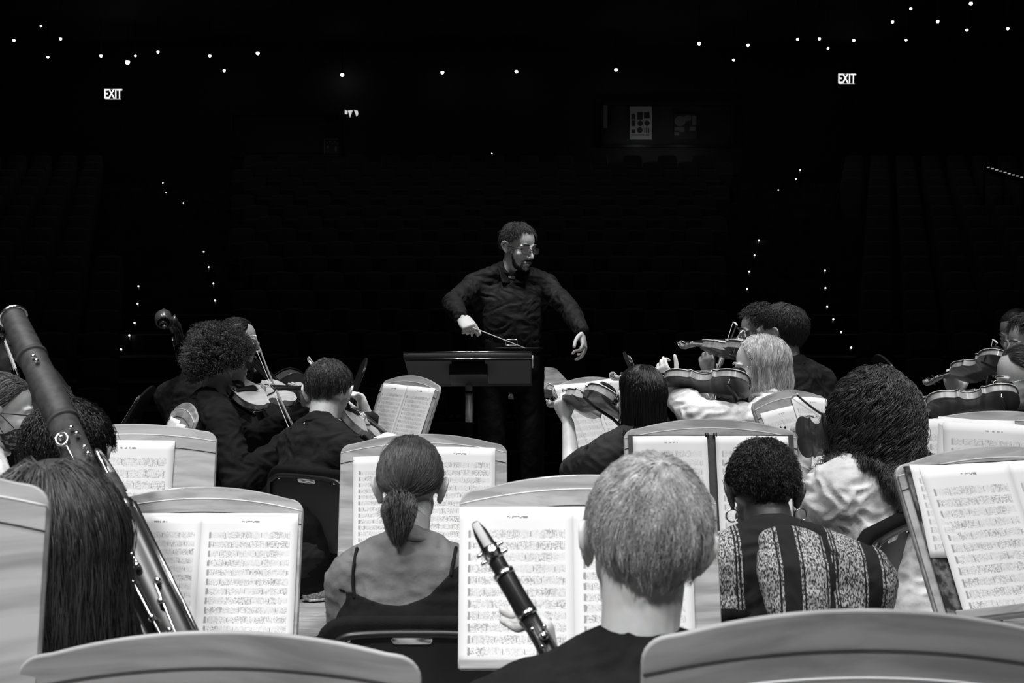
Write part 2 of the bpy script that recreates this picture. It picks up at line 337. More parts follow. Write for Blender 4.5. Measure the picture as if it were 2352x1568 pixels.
HL = {'std': [(0, 38), (35, 36), (55, 22), (75, 5), (95, -8), (115, -26), (150, -44), (180, -46)],
      'high': [(0, 48), (35, 50), (50, 30), (75, 6), (95, 0), (115, -20), (150, -32), (180, -36)],
      'long': [(0, 40), (40, 34), (60, 18), (80, -4), (100, -16), (130, -40), (180, -50)],
      'mid': [(0, 36), (40, 30), (60, 14), (80, -12), (100, -24), (130, -42), (180, -50)]}
def hl(az, kind): a = np.degrees(np.abs(az)); x, y = zip(*HL[kind]); return np.radians(np.interp(a, x, y))
def seg_push(p, a, b, r):
    ab = b - a; t = np.clip(((p - a) @ ab) / (ab @ ab), 0, 1)[:, None]; q = a + t * ab; v = p - q; d = np.linalg.norm(v, axis=1, keepdims=True)
    return np.where(d < r[:, None], q + v / (d + 1e-9) * r[:, None], p)
def hair(pr, H, c, s, style, m, caps, rng):
    st = dict(kind='std', n=2500, length=.06, thick=.014, rad=.0007, grav=.4, curl=0., cfreq=60., frizz=.002, clump=.3, nclump=160, field='radial', lift=0., steps=14, capth=.42, bump=.0, stiff=1.6, lmin=.7, tie=None, bcap=6., ycap=.0, zmax=9, hug=.75, hugz=-.03, flare=1, hw=1., pushk=.3, ck=.75)
    st.update(style); th = st['thick'] * s; HR = globals()['HR'] * V3(st['hw'], 1, 1); kind = st['kind']; gco = G()
    toW = lambda q: (q * s) @ H.T + c
    def surf(az, el, off):
        d = np.stack([np.sin(az) * np.cos(el), np.cos(az) * np.cos(el), np.sin(el)], -1); d = d * HR; R = HR + off[..., None] / s
        return HC + nz(d / HR) * R
    # scalp cap, thinning to the hairline
    na, ne = 72, 30; az = np.linspace(-math.pi, math.pi, na, endpoint=False); AZ, T = np.meshgrid(az, np.linspace(0, 1, ne))
    E0 = hl(AZ, kind); EL = math.pi / 2 - T * (math.pi / 2 - E0); tap = np.clip((1 - T) * 4, 0, 1) ** .7
    off = th * st['capth'] * tap
    if st['flare']: off = off * (.4 + .6 * np.clip((.07 - np.sin(EL) * .087) / .11, 0, 1)) * .8
    Vc = surf(AZ, EL, off + .0015)
    if st['bump']:
        fl = Vc.reshape(-1, 3); nn = nz((fl - HC) / HR); q = np.array([noise.noise((v * 26).tolist()) + .6 * noise.noise((v * 60).tolist()) for v in fl]); Vc = (fl + nn * (q * st['bump'])[:, None]).reshape(Vc.shape)
    V = toW(Vc.reshape(-1, 3)); Fc = []
    for i in range(ne - 1):
        for j in range(na): j2 = (j + 1) % na; Fc.append([i * na + j, (i + 1) * na + j, (i + 1) * na + j2, i * na + j2])
    gco.add((V, Fc))
    # roots
    n = st['n']; d = nz(rng.normal(size=(n * 4, 3))); azr = np.arctan2(d[:, 0], d[:, 1]); el = np.arcsin(d[:, 2]); ok = el > hl(azr, kind) + .02; d = d[ok][:n]; n = len(d)
    layer = rng.random(n) ** .6; root = HC + d * HR; nrm = nz(d / HR); azr = np.arctan2(d[:, 0], d[:, 1])
    g = H.T @ V3(0, 0, -1)
    K = min(st['nclump'], n); gi = rng.choice(n, K, replace=False); near = np.argmax(d @ d[gi].T, 1); lead = gi[near]
    jit = rng.normal(size=(K, 3)) * .18
    fk = st['field']
    def field(q, k):
        nn = nz((q - HC) / HR ** 2)
        if fk == 'radial': f = q - (HC + V3(0, -.045, .085)); f = f + V3(0, 0, -.02)
        elif fk == 'fwd': f = np.stack([q[:, 0] * 1.0, .12 + 0 * q[:, 0], -.03 + 0 * q[:, 0]], 1)
        elif fk == 'back': f = np.stack([q[:, 0] * .6, -.1 + 0 * q[:, 0], -.04 + 0 * q[:, 0]], 1)
        elif fk == 'side': f = np.stack([(q[:, 0] + .012) * 1.6 + np.sign(q[:, 0] + .012) * .02, -.008 - .9 * np.maximum(q[:, 1], 0), -.06 + 0 * q[:, 0]], 1)
        elif fk == 'tie': f = np.asarray(st['tie']) - q
        elif fk == 'out': f = nn * .1
        if fk != 'out': f = f - nn * np.sum(f * nn, 1, keepdims=True)
        return nz(f + jit[near] * .02)
    L = st['length'] * s * (st['lmin'] + (1 - st['lmin']) * rng.random(n)); N = st['steps']; ds = (L / (N - 1))[:, None] / s
    q = root + nrm * (.001 + 0 * layer[:, None]); dr = nz(field(q, 0) + nrm * (.35 + st['lift'])); path = [q.copy()]
    offl = (.002 + layer * th / s)
    for k in range(1, N):
        inside = np.exp(-(np.maximum(np.linalg.norm((q - HC) / HR, axis=1) - 1.25, 0)) * 20)[:, None]
        if k * 1. / N > 1: pass
        f = field(q, k) * st['stiff'] * inside if fk != 'out' else nrm * st['stiff']
        if fk in ('side', 'back', 'radial', 'fwd') and st['length'] > .15: f = f * np.where(q[:, 2:3] < HC[2] - .01, .0, 1.)
        dr = nz(dr * .9 + f * .55 + g * st['grav'] * .9); q = q + dr * ds
        e = (q - HC) / (HR + offl[:, None]); l = np.linalg.norm(e, axis=1, keepdims=True); fl = (.4 + .6 * np.clip((HC[2] + .07 - q[:, 2:3]) / .11, 0, 1)) if st['flare'] else 1.; SH = HR + offl[:, None] * fl; e = (q - HC) / SH; l = np.linalg.norm(e, axis=1, keepdims=True); hg = st['hug'] * (q[:, 2:3] > st['hugz']) * (l > 1); tgt = HC + e / (l + 1e-9) * SH; q = np.where(l < 1, tgt, q + (tgt - q) * hg)
        if fk == 'side': q = np.stack([q[:, 0], np.minimum(q[:, 1], .046 + 1.1 * np.clip(q[:, 2] - .045, 0, .2)), q[:, 2]], 1)
        if caps:
            wq = toW(q)
            for (a, b, r) in caps: wq = seg_push(wq, a, b, r + layer * th * st['pushk'])
            q = ((wq - c) @ H) / s
        path.append(q.copy())
    Pt = np.stack(path, 1); tt = np.linspace(0, 1, N)[None, :, None]
    # clumps
    cl = Pt[lead] + (root - root[lead])[:, None] * (1 - st['ck'] * tt); Pt = Pt * (1 - st['clump'] * tt) + cl * st['clump'] * tt
    if st['curl']:
        ph = (rng.random(K) * 6.28)[near][:, None]; fr = st['cfreq'] * (.7 + .6 * rng.random(K))[near][:, None]; sl = np.linspace(0, 1, N)[None] * (L / s)[:, None]
        a1 = nz(np.cross(np.gradient(Pt, axis=1), nrm[:, None] + 1e-3)); a2 = nrm[:, None]; am = st['curl'] * np.clip(tt * 4, 0, 1)
        Pt = Pt + a1 * np.sin(fr * sl + ph)[..., None] * am + a2 * np.cos(fr * sl + ph)[..., None] * am * .8
    Pt = Pt + np.cumsum(rng.normal(size=Pt.shape), 1) * st['frizz'] / math.sqrt(N) * np.clip(tt * 3, 0, 1)
    st.setdefault('keep', lambda Q: ~((Q[..., 2] < .030) & (Q[..., 1] > .045) & (np.abs(Q[..., 0]) < .085)).any(1))
    kp = st['keep'](Pt)
    if st['length'] < .12 and fk != 'out': kp &= ~((np.abs(Pt[..., 0]) > .052) & (Pt[..., 2] < .012) & (Pt[..., 1] > -.030)).any(1)
    Pt = Pt[kp]
    W = (Pt.reshape(-1, 3) * s) @ H.T + c; W = W.reshape(Pt.shape); W[..., 2] = np.maximum(W[..., 2], .3)
    gco.add(strands(W, st['rad'] * s * (.7 + .6 * rng.random(len(W)))))
    hm = part('hair', gco.get(), m, pr); return hm
def strands(W, r, seg=3):
    n, N, _ = W.shape; t = nz(np.gradient(W, axis=1)); a = nz(np.cross(t, V3(.31, .53, .79))); b = np.cross(t, a)
    tp = (1 - .7 * np.linspace(0, 1, N) ** 3)[None, :, None, None] * np.asarray(r)[:, None, None, None]
    an = np.arange(seg) * 2 * math.pi / seg; V = W[:, :, None] + (a[:, :, None] * np.cos(an)[None, None, :, None] + b[:, :, None] * np.sin(an)[None, None, :, None]) * tp
    V = V.reshape(-1, 3); i = np.arange(n)[:, None, None] * N * seg; k = np.arange(N - 1)[None, :, None] * seg; j = np.arange(seg)[None, None]; j2 = (j + 1) % seg
    Fq = np.stack(np.broadcast_arrays(i + k + j, i + k + j2, i + k + seg + j2, i + k + seg + j), -1).reshape(-1, 4)
    return V, Fq.tolist()

class Pose: pass
def person(label, head, ha=0, hp=0, hr=0, ba=0, s=1., lean=.06, stand=0, female=False, skin='skin', shirt='black_cloth', pants='trouser_cloth', fit=.014, R=None, L=None,
           hairstyle=None, hairmat='hair_dark', vx=.0055, face=False, glasses=None, seed=1, wr=.006, sleeve=1., sidelean=0., shw=None, legdir=None, torsotilt=None, neckline=0., hw=None, neck=0., shoes='shoe_black', hipz=None, fit_arm=None, group=None, shirtname='sweater', bot=None):
    rng = np.random.default_rng(seed); H = frame(ha, hp, hr); c = head if len(head) == 3 and isinstance(head, np.ndarray) else P(*head)
    B = frame(ba); rt, fw, up = B.T; k = s * (.93 if female else 1.)
    nb = c + H @ V3(0, -.035, -.150) * s - V3(0, 0, neck)                               # base of neck
    sc = nb + fw * -.005 - up * .045 * s
    hz = hipz if hipz else (.98 * s + stand if stand else .56)
    hip = np.array([sc[0], sc[1], 0]) - fw * lean + rt * sidelean; hip[2] = hz
    sw = (shw or (.168 if female else .185)) * s
    SR = sc + rt * sw - up * .02; SL = sc - rt * sw - up * .02
    J = Pose(); J.c, J.H, J.B, J.nb, J.sc, J.hip, J.SR, J.SL, J.s = c, H, B, nb, sc, hip, SR, SL, s
    base = np.array([hip[0], hip[1], stand if stand > .01 else 0.])
    g = G(); hw = hw or (.95 if female else 1.); head_geo(g, H, c, s, female, 1., hw)
    g.add(limb([c + H @ V3(0, -.022, -.05) * s, c + H @ V3(0, -.03, -.1) * s, nb, sc], np.array([.056, .053, .057, .07]) * k, 18))
    tq = [0, .25, .5, .75, 1.]; tp = [hip + (sc - hip) * t + fw * (-.02 + .035 * math.sin(t * 3.1)) for t in tq]
    def torso(gg, f):
        W = np.array([.165, .150, .158, .172, .125]) * k + f; D = np.array([.115, .105, .112, .108, .07]) * k + f
        gg.add(limb(smooth_path(tp, 4), np.interp(np.linspace(0, 1, 17), tq, W), 28, up=rt, r2=np.interp(np.linspace(0, 1, 17), tq, D)))
        for S_ in (SR, SL):
            gg.add(limb([nb + up * .012 * s - fw * .005, (nb * .5 + S_ * .5) + up * .012 * s, S_], np.array([.052, .050, .058]) * k + f, 14))
            gg.add(limb([S_, S_ * .55 + sc * .45 - up * .10, hip * .35 + sc * .65], np.array([.058, .085, .09]) * k + f * .8, 14))
    torso(g, -.006)
    arms = []
    for side, S_, A in (('R', SR, R), ('L', SL, L)):
        q = 1 if side == 'R' else -1
        if A is None: A = dict(w=hip + fw * .38 + rt * q * .06 + up * .14, d=fw * .9 - rt * q * .4, n=-up, curl=25)
        hint = np.asarray(A.get('hint', rt * q * .15 - up * .9 - fw * .1), float)
        e, wv = ik(S_, np.asarray(A['w'], float), .285 * s, .255 * s, hint)
        d = A.get('d', nz(wv - e)); arms.append((side, S_, e, wv, A))
        g.add(limb(smooth_path([S_, S_ * .5 + e * .5, e], 3), np.interp(np.linspace(0, 1, 7), [0, .5, 1], [.050, .046, .040]) * k, 14))
        g.add(limb(smooth_path([e, e * .7 + wv * .3, wv], 3), np.interp(np.linspace(0, 1, 7), [0, .35, 1], [.040, .041, .026]) * k, 14))
        g.add(limb([wv - nz(wv - e) * .01, wv + nz(d) * .015], np.array([.026, .025]) * k, 12))
        hand_geo(g, wv + nz(d) * .01, np.asarray(d, float), np.asarray(A.get('n', -up), float), side, A.get('curl', 40), s * (.93 if female else 1), A.get('thumb', .8), A.get('fan', .02), A.get('curls'), A.get('tc', 0))
    legs = []
    for q in (-1, 1):
        h = hip + rt * q * .09 * s
        if stand: kn = h + rt * q * .02 + fw * .03; kn[2] = stand + .50 * s; an = kn + rt * q * .02; an[2] = stand + .09
        else:
            ld = B @ V3(*(legdir or (0, 0, 0))); kn = h + fw * .42 * s + rt * q * .07 + ld * .4; kn[2] = .52; an = kn + fw * .02 + ld * .5; an[2] = .09
        legs.append((h, kn, an)); g.add(limb([h, kn], np.array([.075, .052]) * k, 14)); g.add(limb([kn, kn * .65 + an * .35, an], np.array([.052, .050, .034]) * k, 14))
        g.add(limb([an - up * .045 - fw * .03, an - up * .055 + fw * .11], np.array([.030, .026]) * k, 12))
    me = fuse(g.get(), vx, skin, 'person', 2, .5)
    me.transform(Matrix.Translation(Vector((-base).tolist())))
    o = ob('person', me); o.location = base.tolist(); o['label'] = label; o['category'] = 'person'
    if group: o['group'] = group
    def local(VF): return xf(VF, None, -base)
    pr = Pose(); pr.o, pr.base, pr.J, pr.local, pr.arms, pr.legs = o, base, J, local, arms, legs
    # clothes
    if shirt:
        f = fit; fa = fit if fit_arm is None else fit_arm; gs = G(); torso(gs, f)
        for side, S_, e, wv, A in arms:
            sl = A.get('sleeve', sleeve)
            if sl > 0:
                t1 = min(1, sl * 2); gs.add(limb(smooth_path([S_, S_ * .5 + e * .5, e] if t1 >= 1 else [S_, S_ + (e - S_) * t1 * .5, S_ + (e - S_) * t1], 3), np.interp(np.linspace(0, 1, 7), [0, .5, 1], [.056, .051, .045]) * k + fa, 16))
                if sl > .5:
                    t2 = (sl - .5) * 2; w2 = e + (wv - e) * t2; gs.add(limb(smooth_path([e, e * .5 + w2 * .5, w2], 3), np.interp(np.linspace(0, 1, 7), [0, .4, 1], [.045, .044, .032]) * k + fa, 16))
        ms = fuse(gs.get(), .0065, shirt, 'shirt', 4, .6)
        if wr: wrinkles(ms, wr, 9., (1, 1, 1.4), seed)
        ms.transform(Matrix.Translation(Vector((-base).tolist()))); pr.shirt = ob(shirtname, ms, o)
        # neckband
        r0 = .062 * k + f * .5; tb = c + H @ V3(0, -.03, -.1) * s; ax = nz(tb - nb); hh = .012 + neckline
        th = np.linspace(0, 2 * math.pi, 28, endpoint=False); a1 = nz(np.cross(ax, fw)); a2 = np.cross(a1, ax)
        ring = nb + ax * hh * s + (np.cos(th)[:, None] * a1 + np.sin(th)[:, None] * a2 * 1.04) * r0
        part('collar', local(tube(ring, .008, 8, up=ax, cap=False, r2=.005, closed=True)), shirt, o)
    if pants:
        gp = G(); gp.add(limb([hip - up * .02, hip + up * .10], np.array([.172, .160]) * k + .008, 24, up=rt, r2=np.array([.125, .115]) * k + .006))
        for h, kn, an in legs:
            gp.add(limb([h, h * .5 + kn * .5, kn], np.array([.088, .078, .064]) * k, 16)); gp.add(limb([kn, an * .5 + kn * .5, an + up * .02], np.array([.064, .060, .052]) * k, 16))
        mp = fuse(gp.get(), .010, pants, 'trousers', 3, .6); wrinkles(mp, .006, 7., (1, 1, 1), seed + 5); mp.transform(Matrix.Translation(Vector((-base).tolist()))); ob('trousers', mp, o)
    for h, kn, an in legs:
        part('shoe', local(shoe_geo(an, fw, rt, s)), shoes, o)
    if face:
        for q in (-1, 1):
            e = part('eye', local(xf(ell((q * .031, .0715, -.0015), .0108), H * s, c)), 'eye_white', o)
            part('iris', local(xf(ell((q * .031, .0772, -.0015), (.0058, .0058, .0058)), H * s, c)), 'iris', e)
            part('eyebrow', local(xf(limb(smooth_path([(q * .012, .0935, .023), (q * .030, .0925, .029), (q * .051, .0775, .024)], 3), [.003, .0042, .0048, .0048, .0045, .0036, .002], 8) if not female else limb(smooth_path([(q * .014, .0965, .026), (q * .030, .0955, .031), (q * .049, .080, .027)], 3), [.0015, .0022, .0026, .0026, .0024, .002, .0012], 8), H * s, c)), hairmat, o)
        part('lips', local(xf(limb([(-.017, .0945, -.0705), (0, .1035, -.0705), (.017, .0945, -.0705)], [.001, .0032, .001], 8), H * s, c)), 'lip', o)
    if glasses: add_glasses(pr, H, c, s, glasses)
    if hairstyle:
        hs = dict(hairstyle); hs['hw'] = hw; caps = []
        if hs.get('length', .06) > .12:
            caps = [(hip, sc - up * .03 - fw * .0, .118 * k + fit), (SR, SL, .062 * k + fit), (nb, c + H @ V3(0, -.02, -.05) * s, .058 * k), (sc - rt * .09 - up * .05, hip - rt * .05, .115 * k + fit), (sc + rt * .09 - up * .05, hip + rt * .05, .115 * k + fit)]
            for side, S_, e, wv, A in arms: caps.append((S_, e, .055 * k + fit))
        hm = hair(o, H, c, s, hs, hairmat, caps, rng); hm.data.transform(Matrix.Translation(Vector((-base).tolist())))
    return pr
def shoe_geo(an, fw, rt, s):
    a = np.array([an[0], an[1], an[2] - .09]); g = G(); f = V3(fw[0], fw[1], 0); u = V3(0, 0, 1)
    g.add(limb(smooth_path([a - f * .045 + u * .045, a + f * .03 + u * .045, a + f * .11 + u * .036, a + f * .175 + u * .03], 3), [.036, .037, .038, .039, .041, .043, .043, .041, .038, .032], 16, up=rt, r2=[.044, .043, .042, .040, .038, .035, .032, .029, .027, .022]))
    g.add(limb([a + u * .06, a + u * .095], [.040, .038], 14)); g.add(limb([a - f * .045 + u * .012, a + f * .18 + u * .012], [.040, .040], 14, up=rt, r2=.012)); return g.get()
def add_glasses(pr, H, c, s, m, y=.104):
    pieces = G(); lens = G()
    for q in (-1, 1):
        th = np.linspace(0, 2 * math.pi, 24, endpoint=False); cx = q * .034
        ring = np.stack([cx + .026 * np.sign(np.cos(th)) * np.abs(np.cos(th)) ** .7, y - .012 * (np.abs(cx + .026 * np.cos(th)) / .06) ** 2, -.004 + .0165 * np.sign(np.sin(th)) * np.abs(np.sin(th)) ** .7], 1)
        pieces.add(tube(ring, .0016, 6, cap=False, closed=True)); lens.add((np.concatenate([ring, ring + V3(0, .001, 0)]), [list(range(24)), list(range(24, 48))[::-1]]))
        pieces.add(tube([(q * .060, y - .010, .003), (q * .076, y - .03, .004), (q * .083, .0, .003), (q * .083, -.02, .0), (q * .080, -.035, -.015)], .0018, 6))
    pieces.add(tube([(-.009, y, .0), (0, y + .002, .003), (.009, y, .0)], .0018, 6))
    g_ = part('glasses', pr.local(xf(pieces.get(), H * s, c)), m, pr.o); part('lenses', pr.local(xf(lens.get(), H * s, c)), 'lens', g_)
M['lip'] = mat('lip', .22, .5)
M['black_cloth'] = fabric('black_cloth', .014); M['charcoal_knit'] = fabric('charcoal_knit', .024); M['grey_knit'] = fabric('grey_shirt', .16)
M['white_cloth'] = fabric('white_cloth', .95); M['cream_knit'] = fabric('cream_knit', .5); M['light_shirt'] = fabric('light_grey_linen', .8)
M['trouser_cloth'] = fabric('trouser_cloth', .010); M['jeans'] = fabric('denim', .07); M['shoe_black'] = mat('shoe_black', .03, .5); M['black_shirt'] = fabric('black_shirt', .026, .55, .8, 20, .0)
M['trainer'] = noisy(mat('trainer_mesh', .6, .7), .35, .75, (90, 90, 90), 2, lo=.45, hi=.6)
M['hoodie'] = fabric('black_hoodie', .020)
# ---------------------------------------------------------------- instruments
def violin_outline():
    h = []
    h += smooth_path([(0, .0), (.030, .0015), (.062, .010), (.088, .032), (.1005, .064), (.1015, .088), (.096, .112), (.088, .128), (.0925, .142)], 4).tolist()
    h += smooth_path([(.0895, .1445), (.074, .148), (.060, .162), (.0545, .182), (.0555, .200), (.063, .216), (.073, .226), (.0795, .231)], 4).tolist()
    h += smooth_path([(.0815, .2335), (.076, .246), (.079, .262), (.0835, .284), (.081, .310), (.067, .335), (.045, .349), (.020, .3545), (0, .356)], 4).tolist()
    return [tuple(p) for p in h] + [(-x, y) for x, y in h[::-1][1:-1]]
VO = violin_outline()
def plate(z, arch, sgn, th=.003, grow=1.025):
    c = (0, .178); n = len(VO); rings = [1., .985, .93, .84, .7, .52, .34, .16]; V = []; Fc = []
    P0 = np.array(VO); C0 = np.stack([P0[:, 0] * 0, .178 + (P0[:, 1] - .178) * .55], 1)
    for i, t in enumerate([1.] + rings):
        q = C0 + (P0 - C0) * t * (grow if True else 1); zz = z if i == 0 else z + sgn * (th + arch * (1 - t ** 2) ** 1.3 * (1 if t < .985 else 0))
        V += [[a, b, zz] for a, b in q]
    for i in range(len(rings)):
        for j in range(n): j2 = (j + 1) % n; f = [i * n + j, i * n + j2, (i + 1) * n + j2, (i + 1) * n + j]; Fc.append(f if sgn > 0 else f[::-1])
    last = len(rings) * n; Fc.append([last + j for j in range(n)][::(1 if sgn > 0 else -1)]); return np.array(V), Fc
def scroll_geo(sc=1.):
    # pegbox plus volute, in the plane x = 0; nut at the origin, +y away from the body
    g = G(); pb = [(0, 0, -.006), (0, .02, -.010), (0, .045, -.016), (0, .065, -.021), (0, .080, -.020)]
    for q in (-1, 1): g.add(limb(np.array(pb) + V3(q * .0105, 0, 0), [.004, .004, .0038, .0035, .003], 8, up=(1, 0, 0), r2=[.009, .009, .009, .008, .007]))
    g.add(limb(np.array(pb) + V3(0, 0, -.008), [.012, .011, .010, .009, .008], 10, up=(1, 0, 0), r2=.003))
    th = np.linspace(0, 2 * math.pi * 2.1, 60); R = np.interp(th, [0, 4.2 * math.pi], [.0175, .0045])
    ctr = V3(0, .0935, -.012); sp = np.stack([0 * th, ctr[1] - R * np.sin(th) * 1.0 - 0 * th, ctr[2] - R * np.cos(th)], 1)
    g.add(limb(np.concatenate([[(0, .074, -.028), (0, .084, -.0285)], sp[1:]]), np.interp(np.arange(61), [0, 12, 60], [.009, .0095, .021]), 10, up=(1, 0, 0), r2=np.interp(np.arange(61), [0, 60], [.0036, .0015])))
    g.add(limb([(-.0225, .0935, -.012), (.0225, .0935, -.012)], .0042, 10)); return g.get()
def make_strings(kind, label, R, loc, k=1., back='violin_back', top='violin_top', rib='violin_rib', rest=True, group=None, cat='violin', ribh=.031, endpin=False, neck='violin_rib'):
    t = thing(kind, label, cat, loc, group, np.asarray(R) * k)
    n = len(VO); rg = np.array(VO) * [.965, 1] + [0, 0]; rg[:, 1] = .178 + (rg[:, 1] - .178) * .985
    hb = ribh / 2; V = [[x, y, -hb] for x, y in rg] + [[x, y, hb] for x, y in rg]
    part('ribs', (V, [[i, (i + 1) % n, n + (i + 1) % n, n + i] for i in range(n)]), rib, t)
    part('back_plate', plate(-hb, .013, -1), back, t); part('top_plate', plate(hb, .014, 1), top, t)
    for q in (-1, 1):
        pth = smooth_path([(q * .022, .222, hb + .0155), (q * .029, .214, hb + .0150), (q * .034, .192, hb + .0135), (q * .042, .168, hb + .0105), (q * .047, .158, hb + .0085)], 4)
        part('sound_hole', tube(pth, [.003, .0028, .0022, .002, .002, .0018, .0018, .0018, .0018, .0018, .0018, .002, .002, .002, .0022, .0028, .003], 8, up=(0, 0, 1), r2=.0028), 'ebony', t)
    g = G(); g.add(limb([(0, .350, -.012), (0, .352, hb + .002)], .015, 12)); g.add(limb([(0, .35, hb - .003), (0, .40, hb + .001), (0, .485, hb + .002)], [.016, .0125, .0115], 14, up=(1, 0, 0), r2=[.013, .0095, .0085])); g.add(xf(scroll_geo(), None, (0, .485, hb + .010)))
    part('neck', g.get(), neck, t)
    part('fingerboard', limb([(0, .225, hb + .021), (0, .36, hb + .0155), (0, .487, hb + .0105)], [.0205, .016, .0120], 12, up=(1, 0, 0), r2=.0035), 'ebony', t)
    part('tailpiece', limb([(0, .006, hb + .012), (0, .06, hb + .020), (0, .115, hb + .024)], [.008, .015, .021], 12, up=(1, 0, 0), r2=.0035), 'ebony', t)
    br = G(); br.add(box((0, .163, hb + .023), (.040, .004, .006))); br.add(box((0, .163, hb + .031), (.036, .003, .010)))
    for q in (-1, 1): br.add(box((q * .015, .163, hb + .015), (.010, .005, .012)))
    part('bridge', br.get(), 'pale_wood_and_glint', t)
    for i in range(4):
        x = (-.0165 + .011 * i); part('string', tube([(x * .85, .112, hb + .025), (x, .163, hb + .0375 - abs(x) * .1), (x * .52, .487, hb + .0145), (x * .5, .53, hb + .004)], .0005 if k < 1.5 else .0007, 5), 'string', t)
    for i in range(4):
        q = 1 if i % 2 else -1; y = .505 + i * .014; z = hb + .004 - i * .003
        part('peg', limb([(-q * .012, y, z), (q * .018, y, z), (q * .026, y, z), (q * .034, y, z)], [.003, .003, .0075, .007], 8, up=(0, 1, 0), r2=[.003, .003, .003, .003]), 'ebony', t)
    if rest:
        part('chin_rest', (lambda g_: (g_.add(ell((-.045, .045, hb + .019), (.040, .030, .008))), g_.add(box((-.01, .0, 0), (.016, .003, ribh + .02))), g_.get())[2])(G()), 'ebony', t)
        sr = part('shoulder_rest', limb(smooth_path([(-.10, .075, -hb - .035), (-.05, .06, -hb - .045), (0, .055, -hb - .042), (.05, .06, -hb - .036), (.10, .08, -hb - .032)], 3), .009, 10, up=(0, 1, 0), r2=.006), 'black_plastic', t)
        part('foot', (lambda g_: (g_.add(limb([(-.088, .075, -hb - .03), (-.088, .07, -hb + .004)], .005, 8)), g_.add(limb([(.085, .075, -hb - .03), (.085, .075, -hb + .004)], .005, 8)), g_.get())[2])(G()), 'chrome', sr)
    if endpin: part('endpin', limb([(0, -.2, 0), (0, .01, 0)], .0025, 8), 'chrome', t)
    return t
def axes(y, z):
    # rotation with local +Y along y and local +Z near z
    y = nz(y); z = nz(np.asarray(z, float) - y * (np.asarray(z, float) @ y)); return np.stack([np.cross(y, z), y, z], 1)
def bow(label, tip, frog, hairside, dark=False, group=None, L=None):
    tip, frog = np.asarray(tip, float), np.asarray(frog, float); L = np.linalg.norm(tip - frog); R = axes(tip - frog, hairside)
    t = thing('bow', label, 'bow', frog, group, R)
    part('stick', limb(smooth_path([(0, -.02, 0), (0, L * .3, .007), (0, L * .6, .009), (0, L * .9, .004), (0, L - .006, 0)], 4), np.linspace(.0046, .0030, 17), 8), 'bow_dark' if dark else 'bow_stick', t)
    part('tip', limb([(0, L - .015, .0), (0, L, .010), (0, L + .006, .021)], [.004, .0045, .003], 8), 'white', t)
    part('frog', box((0, .02, .012), (.010, .046, .020)), 'ebony', t, False, .002)
    part('bow_hair', box((0, (L + .04) / 2, .0205), (.009, L - .04, .0012)), 'bow_hair', t, False)
    part('grip', limb([(0, .045, .001), (0, .11, .003)], .0052, 8), 'silver_key', t); return t
def clarinet(label, p0, p1):
    # p0: mouthpiece tip, p1: a point further down the tube
    t = thing('clarinet', label, 'clarinet', p0, None, axes(p0 - p1, V3(0, -1, .2))); S = lambda a: -a
    part('mouthpiece', limb([(0, -.090, 0), (0, -.055, 0), (0, -.02, -.003), (0, -.003, -.006)], [.0125, .0128, .0105, .006], 16, up=(1, 0, 0), r2=[.0125, .0125, .008, .0025]), 'clarinet_black', t)
    part('reed', limb([(0, -.062, .0095), (0, -.03, .0075), (0, -.004, -.001)], [.0065, .0065, .0062], 10, up=(1, 0, 0), r2=[.0025, .002, .001]), 'mouthpiece', t)
    lg = part('ligature', (lambda g: (g.add(tube([(0, -.068, 0), (0, -.045, 0)], .0142, 20)), g.add(limb([(-.02, -.05, .0), (.02, -.05, .0)], .003, 8)), g.add(limb([(-.02, -.063, .0), (.02, -.063, .0)], .003, 8)), g.get())[3])(G()), 'silver_key', t)
    part('barrel', limb([(0, -.094, 0), (0, -.125, 0), (0, -.158, 0)], [.0155, .0148, .0158], 20), 'clarinet_black', t)
    for y in (-.092, -.160, -.398): part('ring', tube([(0, y - .004, 0), (0, y + .004, 0)], .0168, 20), 'silver_key', t)
    part('upper_joint', tube([(0, -.162, 0), (0, -.395, 0)], .0138, 20), 'clarinet_black', t)
    part('lower_joint', tube([(0, -.40, 0), (0, -.60, 0)], [.0142, .0165], 20), 'clarinet_black', t)
    part('bell', tube(smooth_path([(0, -.60, 0), (0, -.64, 0), (0, -.67, 0), (0, -.69, 0)], 4), [.0165, .017, .018, .019, .0205, .022, .024, .026, .0285, .031, .034, .037, .040], 24), 'clarinet_black', t)
    for i, y in enumerate(np.arange(-.20, -.58, -.031)):
        a = (.3, .9, .1, .7, -.5)[i % 5]; x, z = .0165 * math.sin(a), .0165 * math.cos(a)
        part('key', limb([(x, y, z), (x * 1.15, y - .002, z * 1.15)], .0068, 12), 'silver_key', t)
    for x, z, y0, y1 in ((.013, .013, -.19, -.38), (-.004, .019, -.185, -.30), (.017, .006, -.42, -.58)):
        g = G(); g.add(limb([(x, y0, z), (x, y1, z)], .0021, 8))
        for y in np.linspace(y0, y1, 5): g.add(ell((x, y, z), .0038, None, 8, 6))
        part('key_rod', g.get(), 'silver_key', t)
    return t
